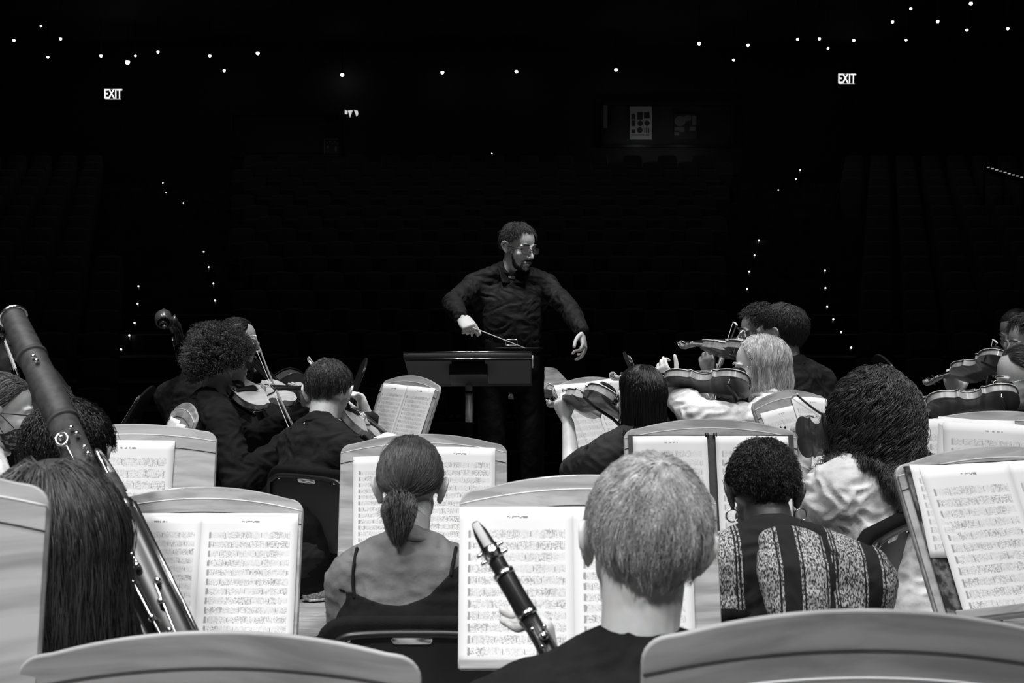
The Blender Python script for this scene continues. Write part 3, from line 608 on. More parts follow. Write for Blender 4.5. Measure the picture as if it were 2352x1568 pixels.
def bassoon(label, bell, boot):
    D = np.linalg.norm(bell - boot); t = thing('bassoon', label, 'bassoon', boot, None, axes(bell - boot, V3(.25, -1, .1)))
    part('bell_joint', tube(smooth_path([(0, D, 0), (0, D - .02, 0), (0, D - .12, 0), (0, D - .26, 0), (0, D - .34, 0)], 4), np.interp(np.linspace(0, 1, 17), [0, .1, .35, .6, .8, 1], [.0275, .0245, .0262, .0285, .0305, .0290]), 28), 'bassoon_wood', t)
    part('bell_rim', tube(np.stack([.0265 * np.cos(np.linspace(0, 6.283, 28, False)), np.full(28, D + .001), .0265 * np.sin(np.linspace(0, 6.283, 28, False))], 1), .0036, 8, cap=False, closed=True), 'silver_key', t)
    part('bore', tube([(0, D - .01, 0), (0, D + .0015, 0)], .0238, 24), 'ebony', t)
    part('long_joint', tube([(-.001, D - .33, 0), (-.006, D - .62, 0)], [.0285, .026], 24), 'bassoon_wood', t)
    for y in (D - .135, D - .335): part('ring', tube([(0, y - .004, 0), (0, y + .004, 0)], [.031, .031], 24), 'bassoon_wood', t)
    part('wing_joint', tube([(.032, D - .52, .006), (.030, D - .62, .003)], [.014, .016], 18), 'bassoon_wood', t)
    part('boot_joint', limb([(.010, D - .60, 0), (.010, D - .98, 0)], [.040, .036], 24, up=(1, 0, 0), r2=.024), 'clarinet_black', t)
    for y in (D - .605, D - .99): part('band', limb([(.010, y, 0), (.010, y + .012, 0)], [.0415, .0415], 24, up=(1, 0, 0), r2=.0255), 'silver_key', t)
    part('guard', tube([(.050, D - .60, .004), (.047, D - .98, .004)], .0045, 8), 'silver_key', t)
    rng = random.Random(4)
    for i, (x, y) in enumerate([(.006, .17), (.008, .185), (.012, .39), (.016, .41), (.018, .45), (.019, .468), (-.012, .40), (.0, .63), (.012, .66), (-.005, .70), (.01, .75), (.03, .80), (.02, .84), (-.004, .86), (.012, .90), (.03, .93), (.0, .93)]):
        part('key', limb([(x, D - y, .027), (x, D - y, .034)], .0048 if y < .6 else .0062, 12), 'silver_key', t)
    k = part('key_ring', tube(np.stack([-.012 + .011 * np.cos(np.linspace(0, 6.283, 20, False)), D - .405 + .015 * np.sin(np.linspace(0, 6.283, 20, False)), np.full(20, .034)], 1), .0025, 8, cap=False, closed=True), 'silver_key', t)
    for x0, y0, x1, y1 in ((-.010, .42, -.004, .60), (.006, .63, .012, .74), (.024, .80, .016, .97), (-.010, .66, -.002, .95), (.018, .55, .028, .62)): part('key_rod', limb([(x0, D - y0, .031), (x1, D - y1, .030)], .0021, 8), 'silver_key', t)
    part('bocal', tube(smooth_path([(.032, D - .53, .010), (.034, D - .47, .03), (.036, D - .44, -.03), (.036, D - .46, -.12)], 5), .0038, 8), 'silver_key', t)
    return t
# ---------------------------------------------------------------- stands, music, chairs
def desk_outline(W, H, rise, cr=.035, cb=.012):
    pts = []; hw = W / 2; Rr = (hw * hw + rise * rise) / (2 * rise)
    f = lambda x: -rise + (math.sqrt(Rr * Rr - x * x) - (Rr - rise))
    pts += [(-hw + cb, -H), (hw - cb, -H), (hw, -H + cb)]
    x0 = hw - cr; y1 = f(x0); yc = y1 - cr * .9
    for a in np.linspace(0, 1, 7): th = a * math.pi / 2 * .92; pts.append((x0 + cr * math.cos(th), yc + cr * .92 * math.sin(th)))
    for x in np.linspace(x0 - .01, -x0 + .01, 25): pts.append((x, f(x)))
    for a in np.linspace(1, 0, 7): th = a * math.pi / 2 * .92; pts.append((-x0 - cr * math.cos(th), yc + cr * .92 * math.sin(th)))
    pts.append((-hw, -H + cb)); return pts, f
def stand(label, px, py, Y, yaw=0, tilt=20, W=.50, H=.37, rise=.042, roll=0, wood='wood', order=(.030, .062), group=None, grooves=True):
    # desk origin = middle of the top edge; local x right, y down-from-top negative, z out of the face (towards the player)
    o = P(px, py, Y); a = math.radians(yaw); tl = math.radians(tilt)
    nh = V3(math.sin(a), -math.cos(a), 0); dn = V3(0, 0, -1) * math.cos(tl) + nh * math.sin(tl); nn = nh * math.cos(tl) + V3(0, 0, 1) * math.sin(tl); xr = np.cross(-dn, nn)
    if roll: r = math.radians(roll); xr, dn = xr * math.cos(r) - dn * math.sin(r) * -1 * -1, dn * math.cos(r) + xr * math.sin(r)
    R = np.stack([xr, -dn, nn], 1)
    ctr = o + dn * H * .55 - nn * .02; base = V3(ctr[0], ctr[1], 0) - nh * .05
    t = thing('music_stand', label, 'music stand', base, group)
    pts, f = desk_outline(W, H, rise); L = lambda VF: xf(xf(VF, R, o), None, -base)
    dk = part('desk', L(prism(pts, -.014, -.004)), wood, t, False, .0025)
    # overlay panel with a highlight painted along its upper edge, and a routed line
    f2 = lambda x, d: f(x) * .72 - d; hw = W / 2
    xs = np.linspace(-hw + .002, hw - .002, 31); pan = [(-hw + .002, -H + .002), (hw - .002, -H + .002)] + [(x, f2(x, order[0])) for x in xs[::-1]]
    if grooves:
        part('desk_panel', L(prism(pan, -.004, .001)), wood, dk, False, .0012)
        part('panel_edge_glint', L(tube([(x, f2(x, order[0]), .0005) for x in xs], .0016, 6)), 'pale_wood_and_glint', dk)
        part('groove', L(tube([(x, f2(x, order[1]), .0011 if order[1] > order[0] else -.0035) for x in xs], .0019, 6, up=(0, 0, 1), r2=.0012)), 'groove', dk)
    lip = part('ledge', L(box((0, -H + .004, .022), (W * .98, .010, .050))), wood, t, False, .002)
    part('ledge_edge', L(box((0, -H + .010, .047), (W * .98, .018, .006))), wood, lip, False, .002)
    top = (ctr - base) ; part('post', tube([V3(0, 0, .03), V3(0, 0, top[2] - .12), top * V3(1, 1, 1) - nn * .012], .013, 12), 'black_metal', t)
    part('bracket', L(box((0, -H * .55, -.026), (.10, .09, .024))), 'black_metal', t, False, .003)
    for q in (0, 120, 240):
        e = V3(math.cos(math.radians(q + 90)), math.sin(math.radians(q + 90)), 0) * .24
        part('foot', limb([V3(0, 0, .06), e * .5 + V3(0, 0, .03), e + V3(0, 0, .012)], .011, 8), 'black_metal', t)
    t['_'] = 0; del t['_']
    return dict(t=t, R=R, o=o, H=H, W=W)
def sheet_page(x0, x1, y0, y1, z=.004, curl=.004, rot=0., n=12, fold=0):
    V = []; UV = []; Fc = []; ca, sa = math.cos(math.radians(rot)), math.sin(math.radians(rot)); cx, cy = (x0 + x1) / 2, (y0 + y1) / 2
    for j in range(n + 1):
        for i in range(n + 1):
            u, v = i / n, j / n; x = x0 + (x1 - x0) * u; y = y0 + (y1 - y0) * v; fx = (1 - u) if fold > 0 else u
            zz = z + curl * math.sin(u * math.pi) + (.006 * math.exp(-fx * 9) if fold else 0) + .0015 * math.sin(v * 5 + x * 30); dx, dy = x - cx, y - cy
            V.append([cx + dx * ca - dy * sa, cy + dx * sa + dy * ca, zz]); UV.append((u, v))
    for j in range(n):
        for i in range(n): a = j * (n + 1) + i; Fc.append([a, a + 1, a + n + 2, a + n + 1])
    return np.array(V), Fc, UV
def page_obj(name, sp, R, base_o, m, parent, origin):
    V, Fc, UV = sp; V = (V @ R.T + base_o) - origin; me = mesh(name, (V, Fc), m); ul = me.uv_layers.new(name='UVMap')
    for lp in me.loops: ul.data[lp.index].uv = UV[lp.vertex_index]
    o = ob(name, me, parent); sd = o.modifiers.new('s', 'SOLIDIFY'); sd.thickness = .0006; sd.offset = -1; return o
def music(S, label, pages, name='sheet_music', cat='sheet music', group=None):
    # pages: (x0, x1, top, bottom, rot, material, z[, fold]) in desk coordinates; y measured down from the desk's top
    R, o = S['R'], S['o']; org = R @ V3((pages[0][0] + pages[0][1]) / 2, -pages[0][3], .004) + o
    t = thing(name, label, cat, org, group)
    for pg in pages:
        x0, x1, yt, yb, rot, mi, z = pg[:7]; fold = pg[7] if len(pg) > 7 else 0
        page_obj('page', sheet_page(x0, x1, -yb, -yt, z, .003, rot, 12, fold), R, o, M['paper'] if mi is None else M['music'][mi] if isinstance(mi, int) else M[mi], t, org)
    return t
def chair(label, x, y, yaw, seat_h=.45, top=.84, group=None, W=.44, recline=10):
    t = thing('orchestra_chair', label, 'chair', (x, y, 0), group, frame(yaw))
    def slab(c, w, d, h, r=.05):
        p = []
        for cx, cy, a0 in ((w / 2 - r, d / 2 - r, 0), (-w / 2 + r, d / 2 - r, 90), (-w / 2 + r, -d / 2 + r, 180), (w / 2 - r, -d / 2 + r, 270)):
            for a in np.linspace(a0, a0 + 90, 6): p.append((cx + r * math.cos(math.radians(a)), cy + r * math.sin(math.radians(a))))
        return xf(prism(p, -h / 2, h / 2), None, c)
    part('seat', slab((0, 0, seat_h - .03), W, .42, .045), 'chair_fabric', t, True, .012)
    rc = math.radians(recline); up = V3(0, -math.sin(rc), math.cos(rc)); f = V3(0, math.cos(rc), math.sin(rc)); Rb = np.stack([V3(1, 0, 0), up, -f], 1)
    Hb = (top - seat_h - .06) / math.cos(rc); cb = V3(0, -.19, seat_h + .06) + up * Hb / 2
    bk = part('backrest', xf(slab((0, 0, 0), W, Hb, .034, .07), Rb, cb), 'chair_fabric', t, True, .012)
    # tubular frame round the back
    hw = W / 2 - .02; pth = [V3(-hw, 0, 0) - up * (Hb / 2 + .10)] + [V3(-hw, 0, 0) + up * (Hb / 2 - .10)] + [V3(-hw + .03, 0, 0) + up * (Hb / 2 - .045), V3(-hw + .09, 0, 0) + up * (Hb / 2 - .028), V3(hw - .09, 0, 0) + up * (Hb / 2 - .028), V3(hw - .03, 0, 0) + up * (Hb / 2 - .045)] + [V3(hw, 0, 0) + up * (Hb / 2 - .10), V3(hw, 0, 0) - up * (Hb / 2 + .10)]
    part('back_frame', tube(smooth_path(np.array(pth) + cb - f * .026, 5), .0085, 10), 'black_metal', t)
    part('back_shell', xf(slab((0, 0, .019), W - .05, Hb - .05, .006, .06), Rb, cb), 'black_plastic', bk, True, .002)
    part('handle', xf(slab((0, Hb / 2 - .040, .024), .085, .020, .006, .0098), Rb, cb), 'chrome', bk, True, .002)
    for q in (-1, 1): part('bolt', xf(ell((0, 0, 0), .005, None, 10, 6), None, cb + up * (Hb / 2 - .04) + V3(q * .13, 0, 0) - f * .026), 'chrome', bk)
    for q in (-1, 1):
        part('leg', tube([V3(q * (W / 2 - .03), .17, seat_h - .04), V3(q * (W / 2 - .01), .20, .0)], .010, 8), 'black_metal', t)
        part('leg', tube([V3(q * (W / 2 - .03), -.17, seat_h - .04), V3(q * (W / 2 - .01), -.24, .0)], .010, 8), 'black_metal', t)
    return t
# ---------------------------------------------------------------- setting: stage and hall
def struct(name, VF, m, smooth=False): o = part(name, VF, m, None, smooth); o['kind'] = 'structure'; return o
struct('floor', box((0, 3.6, -.1), (22, 9.6, .2)), 'boards')
struct('floor_hall', box((0, 20, -1.3), (34, 24, .2)), 'carpet')
tr = G(); tz = lambda Y: -1.2 + .27 * (Y - 9.2)
NR = 21
for i in range(NR): Y = 9.6 + i; tr.add(box((0, Y + .5, (tz(Y) - 1.3) / 2), (33, 1.0, tz(Y) + 1.3)))
struct('floor_tiers', tr.get(), 'carpet')
struct('wall_back', box((0, 31.2, 3.2), (34, .3, 9.4)), 'hall'); struct('wall_left', box((-16.6, 15, 3.2), (.3, 34, 9.4)), 'hall'); struct('wall_right', box((16.6, 15, 3.2), (.3, 34, 9.4)), 'hall')
struct('ceiling', box((0, 15, 7.85), (34, 34, .2)), 'hall'); struct('wall_behind', box((0, -1.6, 3.2), (34, .3, 9.4)), 'hall')
cz = 7.0
def lamp(px, py, big=1.):
    Y = (cz - CH) * F / max(707 - py, 60); Y = min(Y, 30.6); p = P(px, py, Y); r = .027 * big * Y / 27
    t = thing('ceiling_downlight', 'tiny lit ceiling downlight glowing like a star in the dark hall', 'ceiling light', p, 'starry downlights in the hall ceiling')
    part('bulb', ell((0, 0, 0), r, None, 10, 6), 'starlight', t); part('lamp_housing', tube([(0, 0, r * .6), (0, 0, r * 3)], r * 1.3, 10), 'exit_box', t)
    if p[2] < 7.7: part('stem', tube([(0, 0, r * 2.5), (0, 0, 7.76 - p[2])], .01, 6), 'exit_box', t)
for q in [(94, 60, .8), (32, 93, 1), (139, 89, 1), (110, 131, .9), (232, 128, 1), (293, 143, 1.7), (311, 128, .8), (363, 119, 1), (482, 128, 1), (515, 162, 1), (592, 122, 1.3), (786, 172, 1.4), (1016, 166, 1.2), (1186, 164, 1.2), (1415, 160, 1.2), (1606, 100, 1.3), (1718, 104, 1.1), (1685, 138, 1.0), (1832, 90, 1), (1882, 89, 1), (1902, 111, .9), (1961, 93, 1), (2050, 50, 1), (2092, 20, 1), (2081, 92, .9), (2154, 49, 1.1), (2230, 8, 1.3), (2221, 69, 1), (2315, 66, 1)]: lamp(*q)
for q in [(374, 420), (382, 442), (421, 466), (468, 578), (479, 613), (490, 651), (494, 690), (318, 657), (316, 697), (309, 741), (297, 770), (278, 802), (254, 838), (232, 876), (1838, 390), (1828, 411), (1788, 436), (1743, 552), (1733, 586), (1721, 623), (1716, 663), (1714, 706), (1895, 621), (1896, 661), (1900, 704), (1914, 733), (1932, 763), (1955, 798), (1985, 837), (2336, 425), (1130, 352)]:
    Yq = (CH - (-1.2 - .27 * 9.2)) / (.27 + (q[1] - 707) / F); Yq = min(Yq, 30.4); p = P(q[0], q[1], Yq); fz = tz(9.6 + math.floor(Yq - 9.6)) 
    t = thing('aisle_step_light', 'pinpoint aisle light beside the dark auditorium steps', 'step light', (p[0], p[1], p[2]), 'pinpoint lights along the auditorium aisles')
    part('bulb', ell((0, 0, 0), .0115, None, 8, 6), 'steplight', t); h = max(p[2] - fz, .03); part('lamp_housing', box((0, .03, -h / 2 + .01), (.05, .03, h)), 'exit_box', t)
# rail lights at the right edge
for i in range(9):
    p = P(2270 + i * 9.6, 384 + i * 2.9, 24.); t = thing('rail_light', 'short glowing dash in the slanting row at the right edge', 'rail light', p, 'dashes of light along the balcony rail')
    part('diffuser', box((0, 0, 0), (.045, .02, .012)), mat('rail_glow', 1, .5, emit=.5) if i == 0 else M['rail_glow'], t, False); part('housing', box((0, .03, -.02), (.07, .04, .03)), 'exit_box', t)
    if i == 0: M['rail_glow'] = t.children[0].data.materials[0]
p0, p1 = P(2262, 382, 24.1), P(2352, 409, 24.1); t = thing('balcony_rail', 'dark slanting balcony rail at the right edge under its row of dashes', 'railing', p0)
part('handrail', tube([(0, .06, -.04), p1 - p0 + V3(.4, .06, -.16)], .04, 8), 'exit_box', t)
for k in (0, .5, 1.): e = (p1 - p0) * k + V3(0, .06, 0); part('post', tube([e + V3(0, 0, -.04), V3(e[0], e[1], 3.0 - p0[2])], .03, 6), 'exit_box', t)
def exit_sign(px, py, Y, lab):
    p = P(px, py, Y); k = 38 / F * Y; t = thing('exit_sign', lab, 'exit sign', p); part('sign_box', box((0, 0, 0), (k * 1.02, .08, k * .62)), 'exit_box', t, False)
    c = bpy.data.curves.new('EXIT', 'FONT'); c.body = 'EXIT'; c.size = k * .62; c.align_x = 'CENTER'; c.align_y = 'CENTER'; c.extrude = .004; c.offset = k * .008
    o = bpy.data.objects.new('lettering', c); COL.objects.link(o); dg = bpy.context.evaluated_depsgraph_get(); me = bpy.data.meshes.new_from_object(o.evaluated_get(dg)); bpy.data.objects.remove(o)
    me.materials.clear(); me.materials.append(M['exit_glow']); o = ob('lettering', me, t, (0, -.047, .0)); o.rotation_euler = (math.pi / 2, 0, 0); o.scale = (.86, 1.28, 1)
    part('lit_edge', box((0, -.043, -k * .29), (k * .95, .006, k * .03)), 'exit_glow', t, False); part('lit_edge', box((0, -.043, k * .30), (k * .9, .006, k * .015)), 'rail_glow', t, False); part('bracket', box((0, .2, 0), (.1, .36, .06)), 'exit_box', t)
exit_sign(261, 217, 30.7, 'lit EXIT sign on the dark left side of the hall'); exit_sign(1944, 182, 30.7, 'lit EXIT sign on the dark right side of the hall')
# control booth windows
M['booth'] = mat('booth_wall', .05, .8); M['poster_pale'] = mat('poster_paper', .5, .7); M['poster_ink'] = mat('poster_ink', .04, .7); M['pane'] = mat('booth_glass', .02, .08)
b_ = M['pane'].node_tree.nodes['Principled BSDF']; b_.inputs['Transmission Weight'].default_value = 1.; b_.inputs['IOR'].default_value = 1.02; b_.inputs['Base Color'].default_value = (.9, .9, .9, 1)
def rect(px0, py0, px1, py1, Y): a, b = P(px0, py0, Y), P(px1, py1, Y); return a, b
def window(n, px0, py0, px1, py1):
    a, b = rect(px0, py0, px1, py1, 30.98); g = G(); w_, h_ = b[0] - a[0], a[2] - b[2]; c = (a + b) / 2
    for (x, z, sx, sz) in ((0, h_ / 2, w_ + .1, .06), (0, -h_ / 2, w_ + .1, .06), (-w_ / 2, 0, .06, h_), (w_ / 2, 0, .06, h_)): g.add(box(c + V3(x, .0, z), (sx, .12, sz)))
    o = struct('window_%d' % n, g.get(), 'exit_box'); pn = part('pane', box(c + V3(0, .01, 0), (w_, .01, h_)), 'pane', o, False)
    part('booth_backing', box(c + V3(0, .055, 0), (w_, .02, h_)), 'booth', o, False); return c
window(1, 533, 262, 782, 357); window(2, 1383, 238, 1682, 336)
def panel(name, lab, cat, x0, y0, x1, y1, m, marks=(), Y=30.965, mm='poster_ink', group=None, poly=None):
    a, b = rect(x0, y0, x1, y1, Y); c = (a + b) / 2; t = thing(name, lab, cat, c, group)
    if poly: part('sheet', ([p for q in poly for p in (P(q[0], q[1], Y) - c,)] + [P(q[0], q[1], Y + .02) - c for q in poly], [list(range(len(poly))), list(range(len(poly), 2 * len(poly)))[::-1]]), m, t, False)
    else: part('sheet', box((0, 0, 0), (b[0] - a[0], .015, a[2] - b[2])), m, t, False)
    g = G()
    for q in marks:
        u, v = P(q[0], q[1], Y) - c, P(q[2], q[3], Y) - c
        if len(q) > 4: g.add(ell(((u[0] + v[0]) / 2, -.012, (u[2] + v[2]) / 2), (abs(v[0] - u[0]) / 2, .006, abs(u[2] - v[2]) / 2), None, 16, 8))
        else: g.add(box(((u[0] + v[0]) / 2, -.012, (u[2] + v[2]) / 2), (abs(v[0] - u[0]), .008, abs(u[2] - v[2]))))
    if marks: part('printed_shapes', g.get(), mm, t, False)
    return t
M['poster_mid'] = mat('poster_mid', .2, .7)
panel('poster', 'pale poster of block and round shapes in the booth window', 'poster', 1446, 244, 1497, 320, 'poster_pale', [(1450, 262, 1458, 274), (1464, 258, 1476, 275), (1479, 258, 1492, 272), (1451, 277, 1459, 290), (1464, 277, 1477, 290, 1), (1480, 277, 1492, 289, 1), (1451, 298, 1459, 306), (1463, 292, 1476, 306, 1), (1480, 294, 1482, 306), (1484, 294, 1486, 306), (1488, 294, 1491, 306), (1450, 309, 1492, 311)])
panel('poster', 'dark poster with pale landscape shapes in the booth window', 'poster', 1548, 262, 1600, 318, 'poster_ink', [(1549, 266, 1575, 290, 1), (1570, 264, 1588, 278, 1), (1590, 266, 1599, 288), (1549, 292, 1572, 303), (1549, 300, 1560, 311), (1584, 291, 1597, 300)], mm='poster_mid')
panel('paper_strip', 'dim vertical strip hanging at the booth window\'s left end', 'paper strip', 1385, 240, 1395, 294, 'poster_mid')
panel('poster', 'small dark framed poster low in the left booth window', 'poster', 744, 318, 778, 354, 'poster_ink', [(744, 318, 778, 320), (744, 318, 746, 353), (750, 334, 756, 342, 1), (769, 336, 774, 348, 1), (750, 326, 753, 329, 1), (757, 323, 760, 327, 1), (762, 328, 765, 331, 1), (768, 324, 771, 328, 1), (773, 328, 776, 332, 1)], mm='poster_mid')
M['lit_white'] = mat('booth_lamp_glow', 1, .5, emit=.62); M['lit_dim'] = mat('booth_lamp_dim', 1, .5, emit=.12)
panel('lit_panel', 'bright triangular lit opening above the left booth window', 'lit panel', 798, 253, 810, 270, 'lit_white', Y=31.04, poly=[(799, 254), (810, 253), (804, 270)])
panel('lit_panel', 'bright slanted lit opening right of the lit triangle', 'lit panel', 812, 252, 824, 270, 'lit_white', Y=31.04, poly=[(813, 252), (822, 255), (823, 262), (819, 268)])
panel('lit_panel', 'narrow lit sliver left of the lit triangle', 'lit panel', 791, 252, 798, 263, 'lit_white', Y=31.04, poly=[(792, 252), (798, 255), (798, 262), (792, 262)])
for (px, py, Y, e) in ((1475, 330, 30.3, 1.3), (1575, 345, 30.3, 1.2), (760, 375, 30.4, .35), (640, 375, 30.3, .35)):
    l = bpy.data.lights.new('booth_fill', 'POINT'); l.energy = e; l.shadow_soft_size = .1; o = bpy.data.objects.new('booth_fill', l); COL.objects.link(o); o.location = P(px, py, Y)  # point fills added in front of the panes to brighten the posters
# auditorium seats
def slab2(c, w, d, h): return box(c, (w, d, h))
seat_me = {}
def theatre_seat(x, Y, z, first=[None]):
    lab = 'dark folding theatre seat in the unlit auditorium rows'
    if first[0] is None:
        t = thing('theatre_seat', lab, 'theatre seat', (x, Y, z), 'folding seats in the dark auditorium')
        part('backrest', xf(limb([(0, 0, .35), (0, .02, .62), (0, .05, .86)], [.20, .235, .21], 12, up=(1, 0, 0), r2=[.05, .05, .035])), 'seat_cloth', t)
        part('seat_pad', limb([(0, -.10, .30), (0, -.16, .60)], [.2, .2], 12, up=(1, 0, 0), r2=.04), 'seat_cloth', t)
        for q in (-1, 1): part('armrest', box((q * .26, -.05, .58), (.05, .36, .04)), 'exit_box', t, True, .01)
        part('pedestal', box((0, 0, .17), (.40, .06, .34)), 'exit_box', t); first[0] = t; return
    r = first[0].copy(); COL.objects.link(r); r.location = (x, Y, z)
    for ch in first[0].children: c = ch.copy(); COL.objects.link(c); c.parent = r
cnt = 0
for i in range(NR - 1):
    Y = 10.3 + i; z = tz(9.6 + i); half = .215 * Y
    for j in range(-9, 8):
        x = (j + .5 * (i % 2)) * (.56 + .012 * i)
        if -.215 * Y < x < .165 * Y and cnt < 260: theatre_seat(x, Y, z); cnt += 1
far = G()
for i in range(NR - 1):
    Y = 10.3 + i; z = tz(9.6 + i)
    for j in range(-26, 27):
        x = (j + .5 * (i % 2)) * .58
        if (x < -.31 * Y - .1 or x > .26 * Y + .1) and abs(x) < 15.5: far.add(limb([(x, Y, z + .02), (x, Y + .02, z + .62), (x, Y + .05, z + .86)], [.2, .235, .21], 8, up=(1, 0, 0), r2=[.05, .05, .035]))
o = part('theatre_seats', far.get(), 'seat_cloth', None); o['kind'] = 'stuff'; o['label'] = 'dark seat blocks beyond the aisles on both sides of the hall'; o['category'] = 'theatre seats'
# ---------------------------------------------------------------- conductor's podium and stand
t = thing('podium', 'low black podium under the conductor', 'podium', (.1, 6.85, 0)); part('platform', box((0, 0, .072), (1.3, 1.1, .144)), 'black_plastic', t, True, .01)
for q in (-1, 1): part('trim_strip', box((q * .645, 0, .10), (.02, 1.1, .02)), 'black_metal', t)
o = P(1074, 812, 5.62); bs = V3(o[0], 5.85, 0); t = thing('conductor_stand', 'wide black conductor\'s stand with a shiny top edge and grey post', 'music stand', bs)
R = axes(V3(-.015, -.93, .40), V3(0, .40, .93)); oo = o - bs
L = lambda VF: xf(xf(VF, R, oo), None, None)
Wc = 296 / F * 5.62
dsk = part('desk', L(box((0, -.20, 0), (Wc, .42, .012))), 'black_plastic', t, False, .002)
part('top_edge', L(box((0, .006, -.012), (Wc, .010, .030))), 'black_metal', dsk, True, .003); part('edge_highlight_strip', L(tube([(-Wc / 2, .012, .004), (Wc / 2, .012, .004)], .0028, 8)), 'chrome', dsk)
part('lower_edge_strip', L(tube([(-Wc / 2, .010, -.027), (Wc / 2, .010, -.027)], .0016, 8)), 'chrome', dsk)
M['stand_under'] = mat('stand_underside', .06, .7)
for q in (-1, 1): part('underside_panel', L(box((q * Wc * .31, -.19, -.012), (Wc * .36, .30, .012))), 'stand_under', dsk, False, .002)
part('side_plate', L(box((-Wc / 2 - .003, -.05, -.02), (.004, .08, .03))), 'white', dsk); 
part('bracket', L(box((0, -.15, -.04), (.17, .14, .06))), 'black_plastic', t, True, .006)
pb = (P(1077, 868, 5.8) - bs); M['post_grey'] = noisy(mat('brushed_post', .28, .35, .5, .6), .2, .4, (60, 60, 8))
part('upper_post', tube([V3(pb[0], pb[1], pb[2] + .05), V3(pb[0], pb[1], pb[2] - .20)], .0165, 16), 'post_grey', t); part('post_collar', tube([V3(pb[0], pb[1], pb[2] - .058), V3(pb[0], pb[1], pb[2] - .078)], .0185, 16), 'black_metal', t)
part('lower_post', tube([V3(pb[0], pb[1], pb[2] - .20), V3(pb[0], pb[1], .02)], .014, 12), 'black_metal', t); part('base', tube([V3(pb[0], pb[1], 0), V3(pb[0], pb[1], .025)], .24, 32), 'black_metal', t)
M['sign_grey'] = mat('grey_sticker', .3, .6)
# ---------------------------------------------------------------- stands and their music
ST = {}
ST[1] = stand('bright wooden music stand cut off by the left edge', -345, 1058, 1.62, 4, 14, .50, .40)
ST[2] = stand('dim wooden stand back filling the bottom left corner', 497, 1455, 1.56, 0, -7, .50, .37, wood='wood_dark', order=(.085, .045))
ST[3] = stand('dim wooden stand back filling the bottom right corner', 1992, 1405, 1.43, 0, -7, .505, .37, wood='wood_dark', order=(.078, .046))
ST[4] = stand('wooden stand holding one page behind the short dark haired player', 300, 972, 3.42, 4, 18, .46, .37, rise=.03)
ST[5] = stand('wooden stand right of the long haired bassoonist with an open booklet', 470, 1116, 3.05, 0, 17, .475, .37)
ST[6] = stand('wooden stand in front of the ponytailed player', 974, 995, 3.85, 2, 18, .50, .375)
ST[7] = stand('wooden stand in front of the blond clarinettist', 1350, 1088, 2.52, 0, 17, .505, .375)
ST[8] = stand('wooden stand with a black folder in front of the poncho wearer', 1630, 960, 3.7, 0, 18, .50, .37)
ST[9] = stand('turned wooden stand left of the long curly haired violinist', 1808, 895, 4.45, 48, 22, .50, .36)
ST[10] = stand('wooden stand with clipped papers at the right edge', 2300, 942, 3.72, -4, 18, .51, .37)
ST[11] = stand('large wooden stand with a worn folder at the lower right edge', 2270, 1022, 2.85, 22, 26, .54, .38)
ST[12] = stand('turned wooden stand with an open booklet left of the conductor\'s post', 948, 861, 5.5, -56, 20, .50, .36)
ST[13] = stand('small sharply turned wooden stand behind the far left desk', 432, 924, 4.9, -66, 22, .50, .33)
ST[14] = stand('turned wooden stand beyond the long black haired violinist', 1352, 864, 5.35, 48, 24, .50, .36)
ST[15] = stand('grey wooden stand beyond the conductor\'s right side', 1190, 838, 7.75, 30, 62, .50, .36, grooves=False)
S_ = stand('edge-on black stand between the short haired violinist and the conductor', 838, 820, 5.6, -82, 22, .50, .36, wood='black_metal', grooves=False)
S_ = stand('black stand with pale sheet edges left of the seated cellist', 345, 884, 5.7, -82, 30, .50, .36, wood='black_metal', grooves=False)
music(S_, 'pale sheet edge on the black stand left of the cellist', [(-.22, .22, .05, .34, 0, None, .004)])
S_ = stand('black stand tip rising above the long curly hair', 2022, 812, 5.4, 84, 22, .46, .36, wood='black_metal', grooves=False)
S_ = stand('small black stand tip above the long black hair', 1437, 806, 6.3, 88, 24, .46, .36, wood='black_metal', grooves=False)
music(S_, 'white sheet tip poking up above the long black hair', [(-.20, .22, .03, .30, 0, None, .004)])
pw = .222
music(ST[4], 'single printed page on the desk behind the short dark haired player', [(-.13, .118, .047, .36, -1, 2, .004)])
music(ST[5], 'open booklet right of the bassoon', [(-.205, .002, .066, .365, 0, 0, .005, 1), (.002, .228, .066, .365, 0, 1, .005, -1)])
music(ST[6], 'two pages spread around the ponytailed head', [(-.208, .0, .070, .365, 1, 3, .004), (-.005, .212, .044, .36, -1, 1, .006)])
music(ST[7], 'open booklet behind the clarinet', [(-.252, -.03, .066, .372, 0, 1, .005, 1), (-.03, .20, .066, .372, 0, 0, .005, -1)])
f8 = thing('music_folder', 'black folder opened under white pages before the poncho wearer', 'folder', ST[8]['o']); 
part('cover', xf(xf(box((0, -.20, .004), (.475, .30, .004)), ST[8]['R'], ST[8]['o']), None, -ST[8]['o']), 'folder', f8, False)
for q in (-1, 1): part('clip', xf(xf(box((q * .012 + .0, -.052, .009), (.010, .012, .008)), ST[8]['R'], ST[8]['o']), None, -ST[8]['o']), 'black_plastic', f8)
music(ST[8], 'white pages inside the black folder', [(-.225, -.012, .055, .345, 0, 4, .0085, 1), (.012, .222, .055, .345, 0, 4, .0085, -1)])
music(ST[9], 'overlapping white pages on the turned stand beside the bow', [(-.22, .02, .065, .33, 4, 4, .005), (-.02, .24, .038, .32, -5, 4, .009)])
music(ST[10], 'stack of slanted papers held by a clip near the right edge', [(-.245, -.03, .030, .34, 0, None, .004), (-.235, .03, .030, .34, -1, 4, .006), (-.20, .09, .035, .35, -6, None, .008), (-.18, .10, .045, .36, -3, 4, .010)])
music(ST[10], 'white page right of the metal clip at the right edge', [(.145, .25, .05, .34, 0, 4, .006)])
